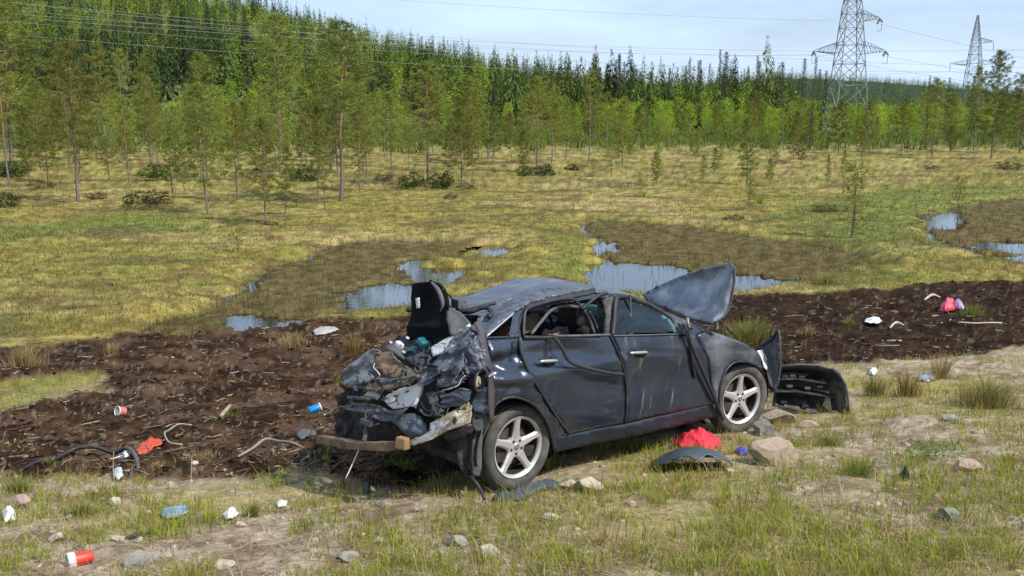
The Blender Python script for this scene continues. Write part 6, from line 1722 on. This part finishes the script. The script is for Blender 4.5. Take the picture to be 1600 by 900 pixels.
# the front bumper torn off and lying inside out by the front wheel
xb, yb, zb = gz(1250, 648)
bum = empty('detached_bumper', (xb, yb, zb)); set_props(bum, 'black inside of the torn off front bumper lying right of the front wheel', 'car part')
def bp(u, v, d=0.0): return wpt(u, v, yb + d) - Vector((xb, yb, zb))
def bgrid(name, rows, material, thick=.012, sub=3, noise=.012):
    """rows of points joined into a skin"""
    R_ = [[Vector(p) for p in r] for r in rows]
    nu, nv = 18, 12
    def smp(row, t):
        k = t * (len(row) - 1); i = min(int(k), len(row) - 2); return row[i].lerp(row[i + 1], k - i)
    V = []
    for j in range(nv + 1):
        k = j / nv * (len(R_) - 1); i = min(int(k), len(R_) - 2)
        for c in range(nu + 1):
            p = smp(R_[i], c / nu).lerp(smp(R_[i + 1], c / nu), k - i)
            V.append(p)
    Vn = np.array(V); SEED[0] += 1
    Vn[:, 1] += noise * vnoise(Vn, .1, SEED[0], 3); Vn[:, 2] += noise * .5 * vnoise(Vn, .12, SEED[0] + 2, 3)
    Fc = [(j * (nu + 1) + i, j * (nu + 1) + i + 1, (j + 1) * (nu + 1) + i + 1, (j + 1) * (nu + 1) + i) for j in range(nv) for i in range(nu)]
    me = bpy.data.meshes.new(name); me.from_pydata(Vn.tolist(), [], Fc); me.polygons.foreach_set('use_smooth', [True] * len(me.polygons))
    o = link(name, me, material, bum); m = o.modifiers.new('thickness', 'SOLIDIFY'); m.thickness = thick
    return o
BDARK = mat('bumper_inside', (.026, .028, .027), .55, 0, .35, 9, .2, 40, dirt=(.10, .10, .085), dscale=6, dlo=.50, dhi=.68)
bgrid('bumper_skin', [[bp(1212, 572, .10), bp(1245, 570, .12), bp(1278, 572, .12), bp(1298, 580, .10)], [bp(1211, 590, .22), bp(1245, 590, .24), bp(1282, 593, .24), bp(1308, 600, .18)], [bp(1209, 612, .22), bp(1245, 615, .22), bp(1284, 620, .22), bp(1314, 628, .15)], [bp(1206, 634, .04), bp(1240, 642, .02), bp(1280, 650, .02), bp(1306, 656, .0)]], BDARK)
bgrid('top_lip', [[bp(1213, 573, .02), bp(1245, 570, .02), bp(1278, 571, .02), bp(1299, 577, .02)], [bp(1212, 577, .12), bp(1245, 576, .14), bp(1278, 578, .14), bp(1298, 584, .12)]], GREYP, .01)
bgrid('corner_skin', [[bp(1298, 576, .03), bp(1310, 584, -.02), bp(1319, 598, -.06), bp(1322, 612, -.06)], [bp(1296, 600, .10), bp(1308, 606, .04), bp(1317, 618, -.02), bp(1323, 632, -.04)], [bp(1300, 640, .05), bp(1310, 642, .0), bp(1321, 648, -.05), bp(1332, 660, -.08)]], mat('mossy_grey_plastic', (.085, .085, .06), .6, 0, .4, 9, .2, 40, dirt=(.025, .027, .025), dscale=7, dlo=.45, dhi=.55), .012)
for px_ in ([(1214, 593, .02), (1245, 592, .02), (1270, 596, .02), (1292, 599, .02)], [(1212, 612, .0), (1245, 612, .0), (1275, 617, .0), (1306, 621, .0)], [(1214, 584, .06), (1240, 583, .06), (1262, 586, .06)]):
    mb = MB()
    P_l = [bp(*q) for q in px_]
    for a_, b_ in zip(P_l[:-1], P_l[1:]):
        m_ = (a_ + b_) / 2; mb.box(m_ + Vector((0, .09, 0)), ((b_ - a_).length * 1.02, .2, .012), Matrix.Rotation(-math.atan2((b_ - a_).z, (b_ - a_).x), 3, 'Y'))
    mb.build('shelf', BDARK, bum, bevel=.004)
for px_, r_ in (([(1299, 576, 0), (1312, 584, -.05), (1321, 600, -.09), (1324, 616, -.09), (1327, 640, -.09), (1336, 664, -.1)], .013), ([(1212, 573, 0), (1245, 569.5, 0), (1278, 570.5, 0), (1300, 577, 0)], .010)):
    MB().tube([bp(*q) for q in px_], r_, 6).build('edge_flange', GREYP, bum, True)
for u, v in ((1226, 588), (1238, 587), (1252, 589), (1233, 603), (1261, 606), (1280, 603), (1224, 628), (1258, 634), (1284, 640)):
    mb = MB(); mb.box(bp(u, v, .05), (.06, .05, .028)); mb.build('clip', GREYP if u % 2 else BDARK, bum, bevel=.006)
mb = MB(); mb.tube([bp(1290, 655, -.02), bp(1282, 668, -.05), bp(1276, 676, -.06)], .02, 6); mb.build('torn_tab', BDARK, bum, True)

# ------------------------------------------------------------------ separate tufts of grass one can point at
def tuft(u, v, wpx, hpx, cols, n, label, bend=.5):
    x, y, z = gz(u, v); d = dist_of(x, y, z)
    w_, h_ = wpx / F * d / 2, hpx / F * d
    a = RS.uniform(0, 6.28, n); r = np.abs(RS.normal(0, w_ * .5, n))
    bx, by = r * np.cos(a), r * np.sin(a) * .8
    c = ramp(n, *cols)
    V, T, Cc = blade_mesh(bx, by, hz(bx + x, by + y) - z - .01, h_ * RS.uniform(.3, 1.1, n) * (1 - .35 * np.clip(r / w_, 0, 1)), RS.uniform(.003, .007, n) * max(1, d / 10), RS.uniform(.05, bend * 1.6, n), a + RS.normal(0, .4, n), c)
    o = link('grass_tuft', np_mesh('grass_tuft', V, T, Cc), GRASS_M); o.location = (x, y, z)
    set_props(o, label, 'grass', 'grass tufts one can tell apart')
STRAWC = ((.42, .31, .14), (.36, .25, .10), (.30, .19, .08), (.46, .37, .20)); GRC = ((.20, .25, .04), (.26, .28, .055), (.15, .20, .035), (.36, .31, .12)); MIXC = ((.30, .22, .09), (.24, .23, .06), (.40, .31, .15), (.18, .20, .05)); RUSC = ((.30, .15, .06), (.36, .22, .10), (.22, .16, .06), (.26, .25, .08))
for a in ((1168, 536, 84, 46, GRC[1:] + MIXC[:2], 900, 'big round green and yellow tuft right behind the front wing'), (42, 578, 66, 46, STRAWC, 420, 'pale straw tuft at the left photo edge'), (175, 562, 24, 26, STRAWC, 120, 'small straw tuft on the rim of the left peat'),
          (312, 722, 90, 22, STRAWC, 260, 'matted straw patch on the peat left of the beam'), (352, 655, 46, 16, MIXC, 120, 'thin grass patch on the middle of the left peat'), (250, 740, 60, 20, STRAWC, 120, 'thin straw patch at the lower rim of the left peat'), (630, 740, 70, 34, GRC, 220, 'grass growing in the shade below the bumper beam'), (553, 556, 40, 42, RUSC, 260, 'rusty orange tuft just left of the boot'), (455, 540, 90, 26, STRAWC, 420, 'matted pale straw on the far peat left of the boot'), (1540, 634, 110, 64, MIXC, 900, 'large golden tuft at the right edge of the peat'),
          (1470, 592, 36, 56, STRAWC, 220, 'upright straw tuft left of the large golden tuft'), (1418, 622, 44, 62, RUSC, 260, 'rusty tuft behind the right side of the bumper'), (1365, 618, 44, 54, MIXC, 260, 'dark green and brown tuft right behind the bumper corner'),
          (1325, 512, 16, 20, GRC, 90, 'small green tuft alone on the right peat'), (1520, 500, 46, 24, GRC, 240, 'green tuft below the pink bag'), (1262, 526, 30, 20, STRAWC, 140, 'pale straw tuft on the peat behind the bumper'),
          (1188, 322, 20, 26, ((.20, .30, .04), (.25, .33, .05)), 45, 'fresh green shoots beside the spreading sapling on the right bog'), (1005, 312, 12, 24, ((.25, .33, .05), (.30, .35, .06)), 30, 'single fresh green shoot on the open golden bog'),
          (1340, 742, 80, 44, GRC, 220, 'bright green tuft in the grass below the bumper'), (395, 806, 24, 44, GRC, 160, 'green tuft right of the white rag'), (30, 770, 50, 40, GRC, 260, 'yellow green tuft at the left edge of the shoulder'), (128, 806, 50, 36, GRC, 240, 'yellow green tuft left of the blue sheet'), (1290, 452, 50, 26, MIXC, 260, 'golden tuft on the bank between the right pool and peat'), (1300, 698, 54, 38, GRC, 150, 'bright tuft under the right end of the bumper')):
    tuft(*a)
# marsh plants in the right hand grass
bl = Tri(); x, y, z = gz(1455, 716)
for _ in range(260):
    c = np.array([RS.normal(0, .14), RS.normal(0, .08), RS.uniform(.01, .09)]); d = RS.normal(0, 1, 3); d[2] = abs(d[2]) * .4; d /= np.linalg.norm(d); s_ = np.cross(d, [0, 0, 1.]); L_ = RS.uniform(.015, .03)
    bl.add([c, c + d * L_ * .6 + s_ * L_ * .5, c + d * L_ * 1.2, c + d * L_ * .6 - s_ * L_ * .5], [[0, 1, 2], [0, 2, 3]], np.array([(.07, .16, .03), (.10, .20, .035), (.05, .12, .03)])[RS.randint(0, 3)])
o = link('clover_patch', bl.mesh('clover_patch'), LEAF_M); o.location = (x, y, z); set_props(o, 'low dark green leafy patch in the right hand grass', 'plant', kind='stuff')
